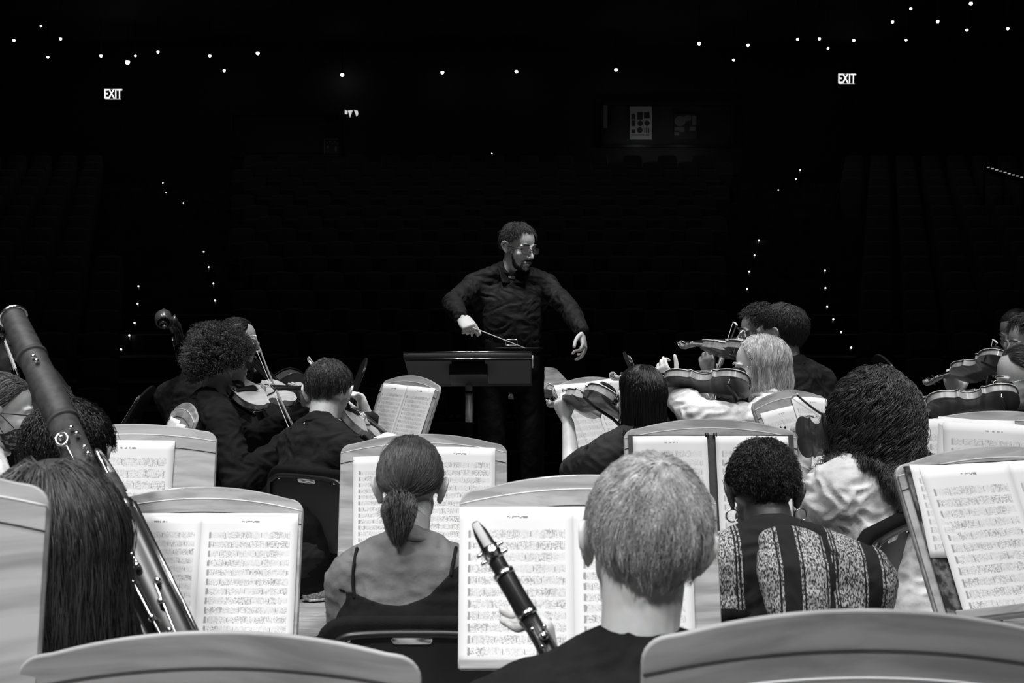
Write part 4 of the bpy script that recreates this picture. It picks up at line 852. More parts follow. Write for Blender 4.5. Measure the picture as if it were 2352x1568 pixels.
c_ = thing('page_clip', 'silver page clip standing between the papers at the right edge', 'clip', ST[10]['o']); part('jaw', xf(xf(limb([(.125, -.06, .012), (.128, -.12, .012)], [.008, .006], 8), ST[10]['R'], ST[10]['o']), None, -ST[10]['o']), 'chrome', c_); part('lever', xf(xf(limb([(.118, -.07, .018), (.140, -.078, .018)], .003, 8), ST[10]['R'], ST[10]['o']), None, -ST[10]['o']), 'chrome', c_)
f11 = thing('music_folder', 'worn dark folder sticking out under the large right-hand booklet', 'folder', ST[11]['o']); part('cover', xf(xf(box((.0, -.21, .005), (.50, .34, .005)), ST[11]['R'], ST[11]['o']), None, -ST[11]['o']), 'folder_worn', f11, False)
music(ST[11], 'large open booklet at the lower right edge', [(-.245, -.05, .045, .25, -5, 4, .009), (-.215, .022, .045, .385, 0, 1, .012, 1), (.022, .26, .045, .385, 0, 4, .012, -1)])
music(ST[12], 'open booklet on the turned stand left of the conductor\'s post', [(-.225, .0, .050, .345, 0, 3, .005, 1), (.0, .225, .050, .345, 0, 3, .005, -1)])
music(ST[13], 'small white pages on the sharply turned left stand', [(-.21, .01, .075, .30, 0, 4, .005), (-.02, .17, .085, .30, 3, 4, .008)])
music(ST[14], 'wide pages behind the leftward pointing violin and bow', [(-.245, .0, .030, .34, 0, 4, .005), (-.03, .235, .022, .33, 2, 4, .008)])
music(ST[1], 'faint white margin on the far left stand', [(-.20, .10, .2, .38, 0, None, .004)])
# ---------------------------------------------------------------- people and what they play
def W(*a): return P(*a)
def violin(label, E, N, z, k=None, **kw):
    E, N = W(*E), W(*N); d = np.linalg.norm(N - E); kk = d / .485 if k is None else k; print('violin k', round(d / .485, 2), label[:30]); return make_strings('violin', label, axes(N - E, z), E, kk, **kw)
# conductor
SH = dict(kind='high', n=6500, length=.036, thick=.013, rad=.0008, grav=.15, curl=.003, cfreq=130, frizz=.005, clump=.5, lift=.25, bump=.002, capth=.5, nclump=260)
hp_ = (1192, 567, 6.77)
cond = person('person in a black shirt conducting with a baton, facing the orchestra', hp_, ha=138, hp=-13, hr=0, ba=172, s=1., lean=-.02, stand=.144, shirt='black_shirt', shirtname='dress_shirt', pants='trouser_cloth', vx=.0036, face=True, glasses='glasses', hairstyle=SH, hairmat='hair_brown', seed=3, wr=.009, hipz=1.13, sidelean=.0, shw=.195, fit=.010, fit_arm=.005,
   R=dict(w=W(1057, 726, 6.31), hint=V3(-1, .2, -.1), d=V3(.42, -.62, -.45), n=V3(.25, .3, -.9), curls=[62, 85, 95, 98], thumb=.25, tc=.5), L=dict(w=W(1342, 768, 6.36), hint=V3(.9, .2, .1), d=V3(.12, -.42, -.8), n=V3(-.85, .35, .1), curls=[55, 30, 30, 45], thumb=.9, fan=.03))
J = cond.J
bv = thing('baton', 'white conducting baton pointing down to the right', 'baton', W(1080, 750, 6.26)); q = W(1206, 799, 6.0) - W(1080, 750, 6.26)
part('shaft', tube([q * 0, q], [.0030, .0016], 8), 'white', bv); part('grip', ell(q * -.02, (.010, .010, .014)), 'pale_wood_and_glint', bv)
def lc(pr, VF): return pr.local(VF)
H, c = J.H, J.c
# open collar
for q in (-1, 1):
    n_ = J.nb; B = J.B
    a = [n_ + B @ V3(q * .050, -.045, .035), n_ + B @ V3(q * .062, .0, .045), n_ + B @ V3(q * .050, .045, .020), n_ + B @ V3(q * .035, .085, -.050)]
    part('collar_wing', lc(cond, limb(smooth_path(a, 4), [.003] * 13, 10, up=V3(0, 0, 1), r2=np.linspace(.016, .026, 13))), 'black_shirt', cond.o)
part('belt', lc(cond, tube([J.hip + V3(.172 * math.sin(t_), .125 * math.cos(t_), .10) for t_ in np.linspace(0, 6.283, 36, False)], .004, 8, up=(0, 0, 1), r2=.003, cap=False, closed=True)), 'black_metal', cond.o)
bb = W(1175, 786, 6.60); part('belt_buckle', lc(cond, tube([bb + V3(.030 * x, -.005, .015 * z) for x, z in ((-1, -.8), (-1, .8), (-.8, 1), (.8, 1), (1, .8), (1, -.8), (.8, -1), (-.8, -1))], .0028, 8, cap=False, closed=True)), 'chrome', cond.o)
wa = [a for a in cond.arms if a[0] == 'L'][0]; part('wristwatch', lc(cond, ell(wa[3] + V3(.028, -.01, .0), (.008, .014, .014))), 'chrome', cond.o)
# beard and moustache, short strands rooted on the face
from mathutils.bvhtree import BVHTree
def beard(pr, m, n=3600, seed=2):
    rng = np.random.default_rng(seed); bv = BVHTree.FromObject(pr.o, bpy.context.evaluated_depsgraph_get()); H, c, s = pr.J.H, pr.J.c, pr.J.s; R_ = []
    org = c - pr.base + H @ V3(0, .02, -.05); k = 0
    while len(R_) < n and k < n * 30:
        k += 1; d = nz(rng.normal(size=3)); d = nz(V3(d[0], abs(d[1]) + .05, d[2])); h, nn, _, _ = bv.ray_cast(Vector(org.tolist()), Vector((H @ d).tolist()), .2)
        if h is None: continue
        l = H.T @ (np.array(h) + pr.base - c); x, y, z = abs(l[0]), l[1], l[2]
        jaw = (z < -.088 + max(0, .06 - y) * 1.2 + .004 * rng.normal()) and z > -.125 and y > -.005
        side = x > .055 and -.005 < y < .034 - (z + .05) * .15 and -.085 < z < .02
        mo = z < -.051 and z > -.060 and x < .027 and y > .08
        so = .0 < x < .009 and -.098 < z < -.084 and y > .075; cor = .024 < x < .034 and -.09 < z < -.055 and y > .06
        if jaw or side or mo or so or cor: R_.append((np.array(h), np.array(nn)))
    a = np.array([r[0] for r in R_]); nn = np.array([r[1] for r in R_]); dn = H @ V3(0, .1, -1)
    t = np.linspace(0, 1, 5)[None, :, None]; Wp = a[:, None] - nn[:, None] * .001 + (nn[:, None] * t * .002 + dn * t ** 1.5 * .004 + rng.normal(size=(len(a), 1, 3)) * t * .0015)
    part('beard', strands(Wp, np.full(len(a), .0007)), m, pr.o)
beard(cond, 'hair_dark')
# ---- back left
person('masked player with balding grey hair at the far left, facing right', (4, 946, 4.1), ha=72, hp=-8, ba=60, s=1.03, skin='skin', shirt='white_cloth', shirtname='white_shirt', vx=.005, glasses='glasses', hairstyle=dict(kind='mid', n=4200, length=.022, thick=.007, rad=.0007, grav=.3, clump=.2, field='back'), hairmat='hair_grey', seed=4, neckline=.02)
mk = [o for o in bpy.data.objects if o.name.startswith('person')][-1]
pr_ = Pose(); Hm = frame(72, -8, 0); cm = P(4, 946, 4.1); M['mask'] = noisy(mat('patterned_mask', .03, .7), .015, .22, (70, 70, 70), 4, lo=.52, hi=.6)
part('face_mask', xf(xf(ell((0, .048, -.062), (.061, .076, .052), None, 28, 18), Hm * 1.03, cm), None, -np.array(mk.location)), 'mask', mk)
part('mask_strap', xf(xf(tube([(.063, .045, -.04), (.078, .0, .0)], .0016, 6), Hm * 1.03, cm), None, -np.array(mk.location)), 'glasses', mk); part('mask_strap', xf(xf(tube([(.060, .035, -.085), (.074, -.005, -.03)], .0016, 6), Hm * 1.03, cm), None, -np.array(mk.location)), 'glasses', mk)
person('shadowed player at the far left edge behind the bassoon bell', (-14, 800, 5.9), ha=70, hp=-10, ba=60, skin='skin_tan', shirt='black_cloth', hairstyle=dict(kind='std', n=1500, length=.05, thick=.016, rad=.0012), hairmat='hair_black', seed=5)
def cello(label, E, N, z, k, **kw): E, N = W(*E), W(*N); print('cello', np.linalg.norm(N - E) / .485); return make_strings('cello', label, axes(N - E, z), E, np.linalg.norm(N - E) / .485, back='cello_wood', top='cello_wood', rib='cello_wood', rest=False, cat='cello', ribh=.055, neck='cello_wood', **kw)
cello('dark cello behind the bassoon at the far left', (232, 1052, 5.9), (18, 800, 5.5), V3(.7, -.3, .6), 2.)
bow('bow slanting across the far left cello', W(-30, 690, 5.6), W(40, 870, 5.3), V3(0, 0, 1))
person('short dark haired player seen from behind, left of the single page', (160, 1052, 2.88), ha=4, hp=-12, ba=38, shw=.14, sidelean=-.10, neck=.05, s=1.04, skin='skin_mid', shirt='black_cloth', hairstyle=dict(kind='std', n=6500, length=.045, thick=.022, rad=.0008, grav=.3, lift=.3, clump=.5, frizz=.004, bump=.003), hairmat='hair_black', seed=6)
person('long haired bassoonist seen from behind at the left', (132, 1242, 1.98), ha=6, hp=-6, hr=0, ba=8, s=1., female=True, skin='skin', shirt='black_cloth', shw=.115, neck=.05, sidelean=-.08, R=dict(w=W(180, 1620, 2.2), d=V3(.2, .5, .3), n=V3(.9, 0, 0)), hairstyle=dict(kind='long', n=9000, length=.62, thick=.045, rad=.0007, grav=.5, clump=.6, frizz=.008, curl=.004, cfreq=28, steps=34, stiff=1.0, lmin=.8, nclump=240, bump=.001), hairmat='hair_brown', seed=7)
bassoon('long bassoon slanting from the upper left edge to the lower booklet', W(30, 728, 2.66), W(382, 1462, 2.12))
# cellists
person('cellist with bushy hair mostly hidden behind the curly haired player', (492, 806, 6.0), ha=35, hp=-10, ba=25, s=1.06, skin='skin_mid', shirt='charcoal_knit', hairstyle=dict(kind='std', n=3500, length=.05, thick=.024, rad=.0010, grav=.2, lift=.5, clump=.4, frizz=.008, bump=.004), hairmat='hair_curly', seed=8, R=dict(w=W(590, 1000, 5.7), d=V3(.5, .5, -.6), n=V3(0, .3, -1), sleeve=.9), L=dict(w=W(560, 850, 6.1), d=V3(.1, .1, 1), n=V3(.3, -.8, 0)))
cello('cello whose big scroll rises left of the bushy haired cellist', (668, 1150, 6.9), (456, 801, 6.05), np.cross(V3(0, -1, 0), nz(W(456, 801, 6.05) - W(668, 1150, 6.9))), 2.)
person('cellist with a bare forehead and glasses facing right', (548, 786, 6.5), ha=84, hp=-6, ba=70, s=1.0, legdir=(.25, 0, 0), shoes='trainer',  skin='skin', shirt='black_cloth', glasses='glasses_metal', hairstyle=dict(kind='high', n=2200, length=.04, thick=.012, rad=.0010, field='back'), hairmat='hair_dark', seed=9, L=dict(w=W(585, 850, 6.3), d=V3(-.35, -.1, 1), n=V3(-.8, -.4, -.1), hint=V3(.3, .8, -.5), curls=[50, 55, 60, 60], sleeve=.95))
cello('dark cello whose fingerboard slants right behind the bow', (790, 1040, 6.6), (566, 812, 6.25), V3(-.1, -1, .35), 2.)
# curly haired violist
afro = dict(kind='mid', hug=0., flare=0, n=5200, length=.050, thick=.030, rad=.0011, grav=.0, curl=.0075, cfreq=260, frizz=.006, clump=.5, field='out', lift=1., steps=18, capth=.85, bump=.008, nclump=520, stiff=1.)
person('curly haired player in a dark jacket bowing a pale violin', (514, 853, 5.2), ha=52, hp=-14, hr=-8, ba=62, s=1.0, skin='skin_mid', shirt='black_cloth', shirtname='jacket', pants='jeans', hairstyle=afro, hairmat='hair_curly', vx=.0045, seed=10, wr=.010, fit=.02, lean=.05, legdir=(-.3, -.25, 0),
   R=dict(w=W(664, 1010, 4.93), d=V3(.65, -.1, .1), n=V3(.1, .0, -1), hint=V3(.1, -.6, -.8), curls=[35, 45, 50, 50], sleeve=.93), L=dict(w=W(704, 945, 5.50), d=V3(-.1, -.1, .9), n=V3(-.9, .1, .0), hint=V3(.3, .7, -.9), curls=[55, 60, 65, 65], sleeve=.95))
violin('pale topped violin held by the curly haired player', (536, 907, 5.12), (708, 900, 5.48), V3(.18, -.62, .75), rest=True)
bow('long bow held upright over the pale violin', W(586, 768, 5.62), W(684, 1000, 5.02), V3(-1, .1, -.3))
# short haired violinist
person('short haired violinist in a dark sweater seen from behind', (756, 903, 4.75), ha=12, hp=-22, hr=0, ba=42, shw=.155, fit=.008, s=1.0, skin='skin', shirt='charcoal_knit', pants='trouser_cloth', hairstyle=dict(kind='std', n=6500, length=.032, thick=.010, rad=.0007, grav=.3, clump=.5, frizz=.003, bump=.001, lift=.1), hairmat='hair_brown', vx=.0045, seed=11, lean=.08, wr=.007,
   L=dict(w=W(848, 962, 5.06), d=V3(-.3, .1, .7), n=V3(-.8, -.3, .2), hint=V3(-.1, .5, -1), curls=[50, 55, 60, 60]), R=dict(w=W(862, 1030, 4.62), d=V3(.3, .4, .2), n=V3(-.3, 0, -1), hint=V3(.7, -.6, -.5)))
violin('small looking violin on the short haired violinist\'s shoulder', (782, 944, 4.74), (890, 1012, 5.08), V3(.57, -.23, .67))
bow('bow crossing behind the short haired violinist\'s head', W(708, 818, 5.3), W(874, 1016, 4.85), V3(.3, 0, -1))
part('white_collar', None or tube([(.066 * math.sin(t_), .066 * math.cos(t_), 0) for t_ in np.linspace(0, 6.283, 28, False)], .012, 8, up=(0, 0, 1), r2=.006, cap=False, closed=True), 'white_cloth', [o for o in bpy.data.objects if o.name.startswith('person')][-1]).location = (V3(*P(756, 903, 4.75)) + frame(12, -22) @ V3(0, -.035, -.125) - np.array([o for o in bpy.data.objects if o.name.startswith('person')][-1].location)).tolist()
# ponytail
pt = person('ponytailed player in a black camisole over a grey top', (943, 1124, 2.93), ha=0, hp=-20, hr=0, ba=-2, s=.97, hw=.88, female=True, skin='skin_mid', shirt='grey_knit', shirtname='grey_top', lean=.10, hipz=.52, sidelean=.02, shw=.128, neckline=.0, fit=.010, wr=.005,
   hairstyle=dict(kind='long', n=9000, length=.17, thick=.009, rad=.0006, grav=.0, clump=.25, frizz=.0025, field='tie', tie=(-.012, -.118, -.055), stiff=1.4, steps=18, lmin=.75, nclump=200, capth=.9), hairmat='hair_brown', vx=.0045, seed=12)
def tail(pr, H, c, s, p, m, n=2200, L=.17, spread=.05, seed=3, rad=.0007):
    rng = np.random.default_rng(seed); p = np.array(p); t = np.linspace(0, 1, 16)[None, :, None]; d = rng.normal(size=(n, 1, 3)) * V3(1, .5, .6)
    prof = np.interp(t, [0, .1, .35, .7, 1], [.010, .018, .034, .024, .010]); off = nz(d) * rng.random((n, 1, 1)) ** .5 * prof * (spread / .05) * V3(1, .7, 1)
    ctr = p + V3(.0, -.018, 0) * np.sin(t * 2.5) * 1.5 + V3(.004, .006, -1) * t * L * (.75 + .25 * rng.random((n, 1, 1))); Wp = (ctr + off + np.cumsum(rng.normal(size=(n, 16, 3)), 1) * .0006) * s @ H.T + c
    tl = part('ponytail', pr.local(strands(Wp, np.full(n, rad))), m, pr.o); th = np.linspace(0, 6.283, 20, False)
    part('hair_tie', pr.local(xf(tube(np.stack([p[0] + .0145 * np.cos(th), p[1] + .0145 * np.sin(th) - .004, np.full(20, p[2] + .001)], 1), .005, 8, cap=False, closed=True), H * s, c)), 'black_cloth', tl)
J = pt.J; tail(pt, J.H, J.c, J.s, (-.013, -.122, -.038), 'hair_brown', 3000, .115, .062)
# camisole cut from the top's own surface
def cut_shell(pr, name, m, keep, off):
    src = pr.shirt.data; n = len(src.vertices); co = np.empty(n * 3); src.vertices.foreach_get('co', co); co = co.reshape(-1, 3); nm = np.empty(n * 3); src.vertices.foreach_get('normal', nm); nm = nm.reshape(-1, 3)
    W_ = co + pr.base; Fc = [list(p.vertices) for p in src.polygons if keep(W_[list(p.vertices)].mean(0))]; me = mesh(name, (co + nm * off, Fc), m); o = ob(name, me, pr.o); sd = o.modifiers.new('s', 'SOLIDIFY'); sd.thickness = .003; sd.offset = -1
    import bmesh; bm = bmesh.new(); bm.from_mesh(me); bmesh.ops.delete(bm, geom=[v for v in bm.verts if not v.link_faces], context='VERTS')
    bd = [v for v in bm.verts if v.is_boundary]
    for _ in range(14):
        nw = {v: sum((e.other_vert(v).co for e in v.link_edges if e.is_boundary), Vector()) / max(1, sum(e.is_boundary for e in v.link_edges)) for v in bd}
        for v in bd: v.co = v.co.lerp(nw[v], .5)
    bm.to_mesh(me); bm.free(); return o
def todepth(p): return (1176 + p[0] / p[1] * F, 784 + F * math.tan(math.atan2(CH - p[2], p[1]) - PIT))
arm_pts = [(a[1], a[2], a[3]) for a in pt.arms]
def keep_cami(p):
    x, y = todepth(p); 
    for (a, b, c_) in arm_pts:
        ab = c_ - b; t_ = np.clip((p - b) @ ab / (ab @ ab), 0, 1)
        if np.linalg.norm(p - b - ab * t_) < .092: return False
        ab = b - a; t_ = np.clip((p - a) @ ab / (ab @ ab), 0, 1)
        if t_ > .0 and np.linalg.norm(p - a - ab * t_) < .068 + .0 * t_ and abs(p[0] - J.sc[0]) > .125: return False
    if p[1] > J.sc[1] + .02: return p[2] < J.sc[2] - .10
    return y > np.interp(x, [790, 820, 870, 925, 980, 1020, 1060], [1352, 1366, 1386, 1394, 1372, 1330, 1290])
cut_shell(pt, 'camisole', 'black_cloth', keep_cami, .004)
dg = bpy.context.evaluated_depsgraph_get(); bt = BVHTree.FromObject(pt.shirt, dg)
def drape(pts, bvh, base, lift=.003):
    out = []
    for p in pts:
        d = nz(P(p[0], p[1], 1.) - V3(0, 0, CH)); h, n_, _, _ = bvh.ray_cast(Vector((V3(0, 0, CH) - base).tolist()), Vector(d.tolist()))
        if h is not None: out.append(np.array(h) + np.array(n_) * lift)
    return out
for pts in ([(848, 1228), (830, 1240), (820, 1262), (814, 1300), (812, 1340), (816, 1372)], [(1048, 1232), (1046, 1260), (1040, 1290), (1034, 1320)]):
    q_ = drape(pts, bt, pt.base)
    if len(q_) > 2: part('strap', limb(smooth_path(q_, 4), .0042, 8), 'black_cloth', pt.o)
# blond clarinettist
bl = person('blond short haired player in a black hoodie, nearest to the camera', (1480, 1250, 1.74), neck=.025, ha=-4, hp=-1, hr=6, ba=-8, hw=.94, s=1.0, skin='skin', shirt='hoodie', shirtname='hoodie', lean=.09, sidelean=-.03, wr=.006, fit=.022, neckline=-.03, vx=.0045,
   hairstyle=dict(kind='high', n=15000, length=.046, thick=.013, rad=.00055, grav=.35, clump=.55, frizz=.003, lift=.15, nclump=420, bump=.0012), hairmat='hair_blond', seed=13,
   R=None, L=dict(w=W(1268, 1590, 1.90), d=V3(-.1, .1, .9), n=V3(-.9, .2, .2), hint=V3(-.8, -.3, -.9), curls=[55, 60, 65, 60], thumb=.6))
cl = clarinet('black clarinet with pale reed leaning in front of the white booklet', W(1088, 1196, 1.93), W(1262, 1500, 1.86))
J = bl.J; B = J.B; g = G()
for q in (-1, 1): g.add(limb(smooth_path([J.nb + B @ V3(0, -.085, -.055), J.nb + B @ V3(q * .055, -.062, -.030), J.nb + B @ V3(q * .082, -.005, -.004), J.nb + B @ V3(q * .070, .05, -.025), J.nb + B @ V3(q * .03, .09, -.07)], 4), np.interp(np.linspace(0, 1, 17), [0, .5, 1], [.022, .030, .018]), 12, up=V3(0, 0, 1), r2=.017))
g.add(limb([J.nb + B @ V3(0, -.095, -.07), J.nb + B @ V3(0, -.125, -.16), J.nb + B @ V3(0, -.12, -.24)], [.10, .115, .06], 18, up=B @ V3(1, 0, 0), r2=[.03, .04, .03]))
me = fuse(g.get(), .006, 'hoodie', 'hood', 4, .6); wrinkles(me, .006, 9, (1, 1, 1), 4); me.transform(Matrix.Translation(Vector((-bl.base).tolist()))); ob('hood', me, bl.o)
# poncho
def poncho_mat(seq, off):
    m = mat('striped_poncho', .2, .9, .2); nt, N, L, b = nodes(m); tc = N.new('ShaderNodeTexCoord'); sp = N.new('ShaderNodeSeparateXYZ'); L.new(tc.outputs['Object'], sp.inputs[0])
    ab = N.new('ShaderNodeMath'); ab.operation = 'ABSOLUTE'; ad = N.new('ShaderNodeMath'); ad.operation = 'ADD'; ad.inputs[1].default_value = off; L.new(sp.outputs[0], ad.inputs[0]); L.new(ad.outputs[0], ab.inputs[0])
    r = N.new('ShaderNodeValToRGB'); r.color_ramp.interpolation = 'CONSTANT'; mr = N.new('ShaderNodeMath'); mr.operation = 'MULTIPLY'; mr.inputs[1].default_value = 3.2; L.new(ab.outputs[0], mr.inputs[0]); L.new(mr.outputs[0], r.inputs[0])
    el = r.color_ramp.elements
    while len(el) < len(seq): el.new(.5)
    for e, (x, v) in zip(el, seq): e.position = x * 3.2; e.color = (v, v, v, 1)
    mp = N.new('ShaderNodeMapping'); mp.inputs['Rotation'].default_value = (0, .8, 0); mp.inputs['Scale'].default_value = (420, 200, 160); L.new(tc.outputs['Object'], mp.inputs[0]); n = N.new('ShaderNodeTexNoise'); n.inputs['Scale'].default_value = 1; n.inputs['Detail'].default_value = 1; L.new(mp.outputs[0], n.inputs['Vector'])
    r2 = N.new('ShaderNodeValToRGB'); r2.color_ramp.elements[0].position = .42; r2.color_ramp.elements[1].position = .6; r2.color_ramp.elements[0].color = (.025,) * 3 + (1,); r2.color_ramp.elements[1].color = (.42,) * 3 + (1,); L.new(n.outputs['Fac'], r2.inputs[0])
    mx = N.new('ShaderNodeMix'); mx.data_type = 'RGBA'; L.new(r.outputs[0], mx.inputs[0]); mx.inputs[6].default_value = (.012, .012, .012, 1); L.new(r2.outputs[0], mx.inputs[7]); L.new(mx.outputs[2], b.inputs['Base Color']); return m
M['poncho'] = poncho_mat([(0, 0), (.094, 1), (.098, 0), (.102, 1), (.106, 0), (.109, 1), (.165, 0), (.169, 1), (.173, 0), (.205, 1), (.209, 0), (.213, 1)], .0)
M['poncho_hood'] = poncho_mat([(0, 0), (.017, 1), (.021, 0), (.025, 1), (.070, 0), (.074, 1), (.078, 0)], .022)
po = person('player with close cropped dark hair, hoop earrings and striped hooded poncho', (1752, 1138, 2.84), ha=-3, hp=-30, ba=-6, s=.98, hw=.92, female=True, skin='skin_dark', shirt='poncho', shirtname='poncho', shw=.19, fit=.03, lean=.10, hipz=.52, wr=.006,
   hairstyle=dict(kind='std', n=9000, length=.026, thick=.010, rad=.0007, grav=.1, curl=.002, cfreq=300, clump=.3, frizz=.004, lift=.4, bump=.0015), hairmat='hair_black', seed=14, vx=.005)
J = po.J; B = J.B; g = G()
for q in (-1, 1): g.add(limb(smooth_path([J.nb + B @ V3(0, -.095, -.06), J.nb + B @ V3(q * .05, -.075, -.03), J.nb + B @ V3(q * .080, -.015, .005), J.nb + B @ V3(q * .06, .05, -.02)], 4), .026, 12, up=V3(0, 0, 1), r2=.018))
g.add(limb([J.nb + B @ V3(-.01, -.135, .055), J.nb + B @ V3(-.015, -.188, -.005), J.nb + B @ V3(-.02, -.212, -.075), J.nb + B @ V3(-.025, -.210, -.155)], [.066, .084, .062, .010], 22, up=B @ V3(1, 0, 0), r2=[.028, .042, .040, .016]))
me = fuse(g.get(), .005, 'poncho_hood', 'hood', 3, .6); wrinkles(me, .005, 10, (1, 1, 1), 9); me.transform(Matrix.Translation(Vector((-po.base).tolist()))); ob('hood', me, po.o)
for q, ex in ((-1, 1), (1, 1)):
    e = J.c + J.H @ V3(q * .076, -.010, -.050) - po.base; th = np.linspace(0, 6.283, 24, False); part('hoop_earring', tube([e + V3(.014 * math.cos(x), .004 * math.cos(x), .014 * math.sin(x)) for x in th], .0018, 8, cap=False, closed=True), 'earring', po.o)
# long black haired violinist
person('violinist with long straight black hair seen from behind', (1466, 915, 4.6), ha=-24, hp=-6, hr=4, ba=-22, s=.98, female=True, skin='skin', shirt='grey_dark', shirtname='dark_grey_shirt', vx=.0045, seed=15, wr=.009, fit=.022, lean=.05,
   hairstyle=dict(kind='long', n=8000, length=.50, thick=.022, rad=.0008, grav=.6, clump=.4, frizz=.003, steps=30, stiff=.9, lmin=.8, nclump=200), hairmat='hair_black',
   L=dict(w=W(1305, 972, 4.92), d=V3(-.25, .1, .6), n=V3(.6, .6, .1), hint=V3(-.2, -.2, -1), curls=[60, 60, 65, 65], sleeve=.42, thumb=.7), R=dict(w=W(1500, 965, 4.80), d=V3(-.8, .2, 0), n=V3(0, 0, -1), hint=V3(.6, 0, -.8))) if M.setdefault('grey_dark', fabric('grey_dark', .045)) else None
violin('violin pointing left from under long black hair', (1420, 920, 4.66), (1284, 930, 5.06), V3(.55, .25, .8))
bow('pale tipped bow over the leftward violin and pages', W(1257, 880, 5.25), W(1490, 952, 4.82), V3(0, 0, -1))
# blonde violinist
person('violinist with wavy blonde hair, glasses and a white sweater facing left', (1743, 842, 4.9), ha=-84, hp=-10, hr=6, ba=-62, s=.96, female=True, skin='skin', shirt='white_cloth', shirtname='white_sweater', glasses='glasses_metal', face=True, vx=.004, seed=16, wr=.010, fit=.022, lean=.04,
   hairstyle=dict(kind='high', n=10000, length=.46, thick=.026, rad=.0007, grav=.5, clump=.5, frizz=.003, steps=30, stiff=1.0, lmin=.75, nclump=160, field='side', curl=.010, cfreq=34, keep=lambda Q: np.ones(len(Q), bool)), hairmat='hair_blonde_long',
   L=dict(w=W(1545, 892, 4.86), d=V3(-.45, .1, .75), n=V3(.3, .8, .3), hint=V3(.1, -1, -.35), curls=[50, 55, 60, 60], sleeve=.92), R=dict(w=W(1640, 940, 5.15), d=V3(-.4, .0, .4), n=V3(0, -.6, -.6), hint=V3(0, .5, -.9), curls=[30, 45, 50, 60], sleeve=.95))
violin('violin with glowing ribs held by the blonde violinist', (1724, 884, 4.70), (1456, 872, 4.84), V3(.05, .50, .85))
bow('upright pale bow between the two right-hand violins', W(1642, 800, 5.45), W(1630, 930, 5.05), V3(1, 0, 0))
person('dark haired player in a dark shirt behind the blonde violinist', (1790, 766, 5.2), ha=-58, hp=-4, ba=-35, s=.96, hw=.95, skin='skin_mid', shirt='charcoal_knit', shirtname='dark_shirt', hipz=.60, vx=.0045, seed=17, wr=.006, lean=.06,
   hairstyle=dict(kind='std', n=10000, length=.055, thick=.016, rad=.0008, grav=.25, clump=.6, frizz=.004, lift=.2, bump=.002), hairmat='hair_dark', L=dict(w=W(1640, 872, 5.48), d=V3(-.35, .1, .9), n=V3(.3, .7, .2), hint=V3(0, 0, -1), curls=[35, 40, 45, 50], sleeve=.9))
violin('upper violin whose scroll points left beside the blonde violinist', (1752, 808, 5.1), (1592, 799, 5.52), V3(.15, .40, .9))
bow('dark bow rising behind the upper violin', W(1694, 743, 5.7), W(1640, 910, 5.25), V3(-1, 0, 0), True)
bow('bow tip just left of the curly haired profile', W(1700, 760, 5.75), W(1716, 930, 5.4), V3(1, 0, 0), True)
person('player in profile with dark curls, looking left behind the dark haired one', (1747, 765, 5.8), ha=-92, hp=-4, ba=-80, s=1.02, skin='skin_mid', shirt='black_cloth', face=True, vx=.004, seed=18, hairstyle=dict(kind='high', n=3500, length=.05, thick=.026, rad=.0011, curl=.006, cfreq=160, frizz=.008, lift=.5, bump=.006, capth=.8), hairmat='hair_dark')
# long curly hair
person('violinist with very long thick curly hair and a loose light shirt', (2004, 950, 3.7), neck=.02, ha=-16, hp=-4, hr=0, ba=-24, s=1.0, female=True, skin='skin', shirt='light_shirt', shirtname='loose_shirt', seed=19, wr=.014, fit=.045, lean=.06, vx=.0055,
   hairstyle=dict(kind='long', n=9000, length=.31, thick=.060, hugz=.03, pushk=.1, rad=.0011, grav=.6, curl=.011, cfreq=105, clump=.92, ck=.93, frizz=.004, steps=50, stiff=.9, lmin=.75, lift=.2, nclump=340, bump=.004, capth=.7), hairmat='hair_curly',
   L=dict(w=W(1848, 1048, 3.98), d=V3(-.15, .1, .8), n=V3(.6, .6, .1), hint=V3(-.4, -.2, -1), curls=[60, 60, 65, 65], sleeve=.75), R=dict(w=W(1960, 985, 3.95), d=V3(-.6, .2, .2), n=V3(0, 0, -1), hint=V3(.8, -.2, -.7)))
violin('dark backed violin left of the long curly hair', (1948, 1006, 3.66), (1802, 1000, 4.0), V3(.95, .2, .12))
bow('dark bow slanting over the turned stand into the curly hair', W(1826, 902, 4.10), W(1950, 985, 3.80), V3(-.3, 0, -1), True)
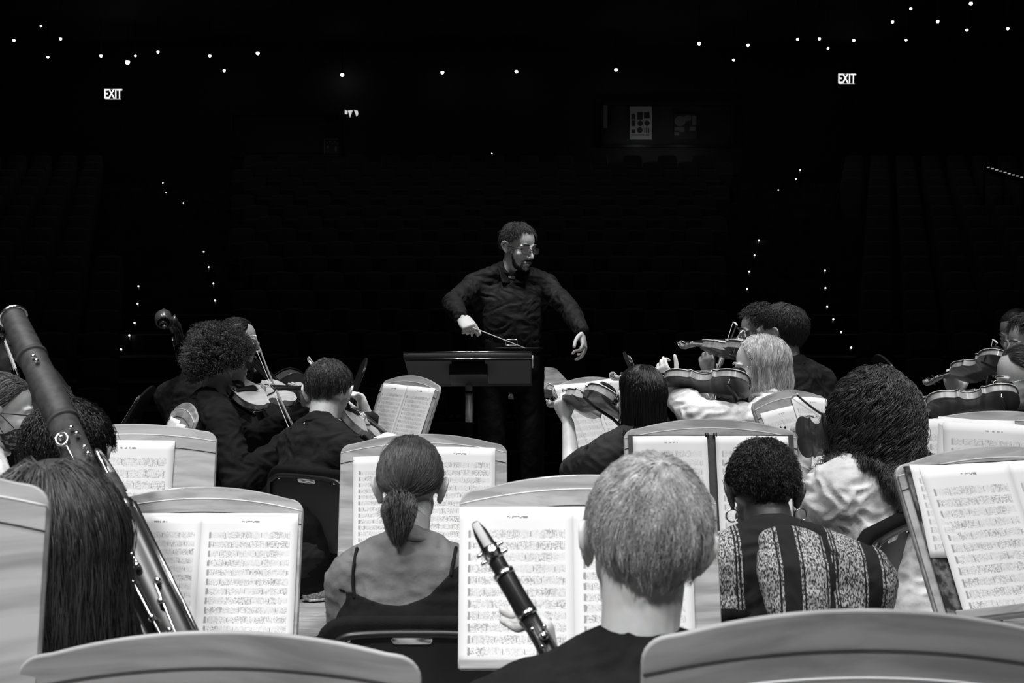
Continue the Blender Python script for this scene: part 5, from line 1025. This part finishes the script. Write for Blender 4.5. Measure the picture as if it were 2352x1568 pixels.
# right edge
person('player looking left with hair tied back at the right edge, furthest', (2334, 768, 6.2), ha=-128, hp=-14, ba=-100, s=.97, female=True, skin='skin_mid', shirt='black_cloth', face=True, vx=.004, seed=20, hairstyle=dict(kind='long', n=3000, length=.14, thick=.008, rad=.0009, field='back', grav=0, clump=.4), hairmat='hair_dark')
person('bright faced violinist cut by the right edge, above the lower violin', (2366, 790, 5.35), ha=-95, hp=-8, ba=-80, s=1.0, skin='skin', shirt='black_cloth', face=True, vx=.0045, seed=21, hairstyle=dict(kind='high', n=3500, length=.05, thick=.02, rad=.0010, curl=.005, cfreq=120, frizz=.006, lift=.4, bump=.005), hairmat='hair_brown', L=dict(w=W(2203, 915, 5.45), d=V3(-.30, .1, .9), n=V3(.3, .7, .2), hint=V3(0, 0, -1), curls=[35, 40, 45, 50], sleeve=.9))
violin('violin with curled scroll pointing left over the right-hand stand', (2322, 822, 5.15), (2156, 874, 5.5), V3(.30, .42, .85))
bow('thin bow rising from the right-hand upper violin', W(2291, 784, 5.6), W(2258, 935, 5.2), V3(-1, 0, 0), True)
person('violinist with glasses and swept hair at the right edge, nearest', (2350, 868, 4.65), ha=-86, hp=-14, ba=-70, s=1.0, female=True, skin='skin', shirt='black_cloth', glasses='glasses_metal', face=True, vx=.004, seed=22, hairstyle=dict(kind='high', n=5000, length=.15, thick=.010, rad=.0008, field='back', grav=.1, clump=.5), hairmat='hair_brown', L=dict(w=W(2075, 965, 4.75), d=V3(-.3, .1, .9), n=V3(.3, .8, .3), hint=V3(0, 0, -1), sleeve=.9), R=dict(w=W(2272, 955, 5.0), d=V3(-.3, 0, .5), n=V3(0, .5, -.6), hint=V3(0, .5, -.9), curls=[60, 70, 75, 75], sleeve=.9))
violin('lowest right-hand violin lying along the top of a stand', (2340, 915, 4.55), (2052, 938, 4.66), V3(.0, .58, .82))
# ---------------------------------------------------------------- chairs
def chair_px(label, px, Yb, yaw, top=.82, **kw):
    p = P(px, 800, Yb); f = frame(yaw)[:, 1]; sh = kw.pop('seat_h', .45); return chair(label, p[0] + f[0] * .27, p[1] + f[1] * .27, yaw, sh, top, **kw)
chair_px('black chair with an oval chrome handle behind the ponytailed player', 944, 2.61, 0, .80, W=.41)
chair_px('black chair behind the short haired violinist', 700, 4.46, 34, .88, W=.42, seat_h=.50)
chair_px('black chair under the poncho wearer', 1790, 2.60, -4, .82, W=.44)
chair_px('black chair seen side-on between the loose light shirt and the folder', 2052, 3.35, -58, .88)
chair_px('black chair hidden behind the blond player', 1470, 1.52, -6, .72)
chair_px('black chair in the shadow of the bassoonist', 140, 1.82, 8, .74)
chair_px('black chair left of the cellists', 350, 5.3, 55, .95)
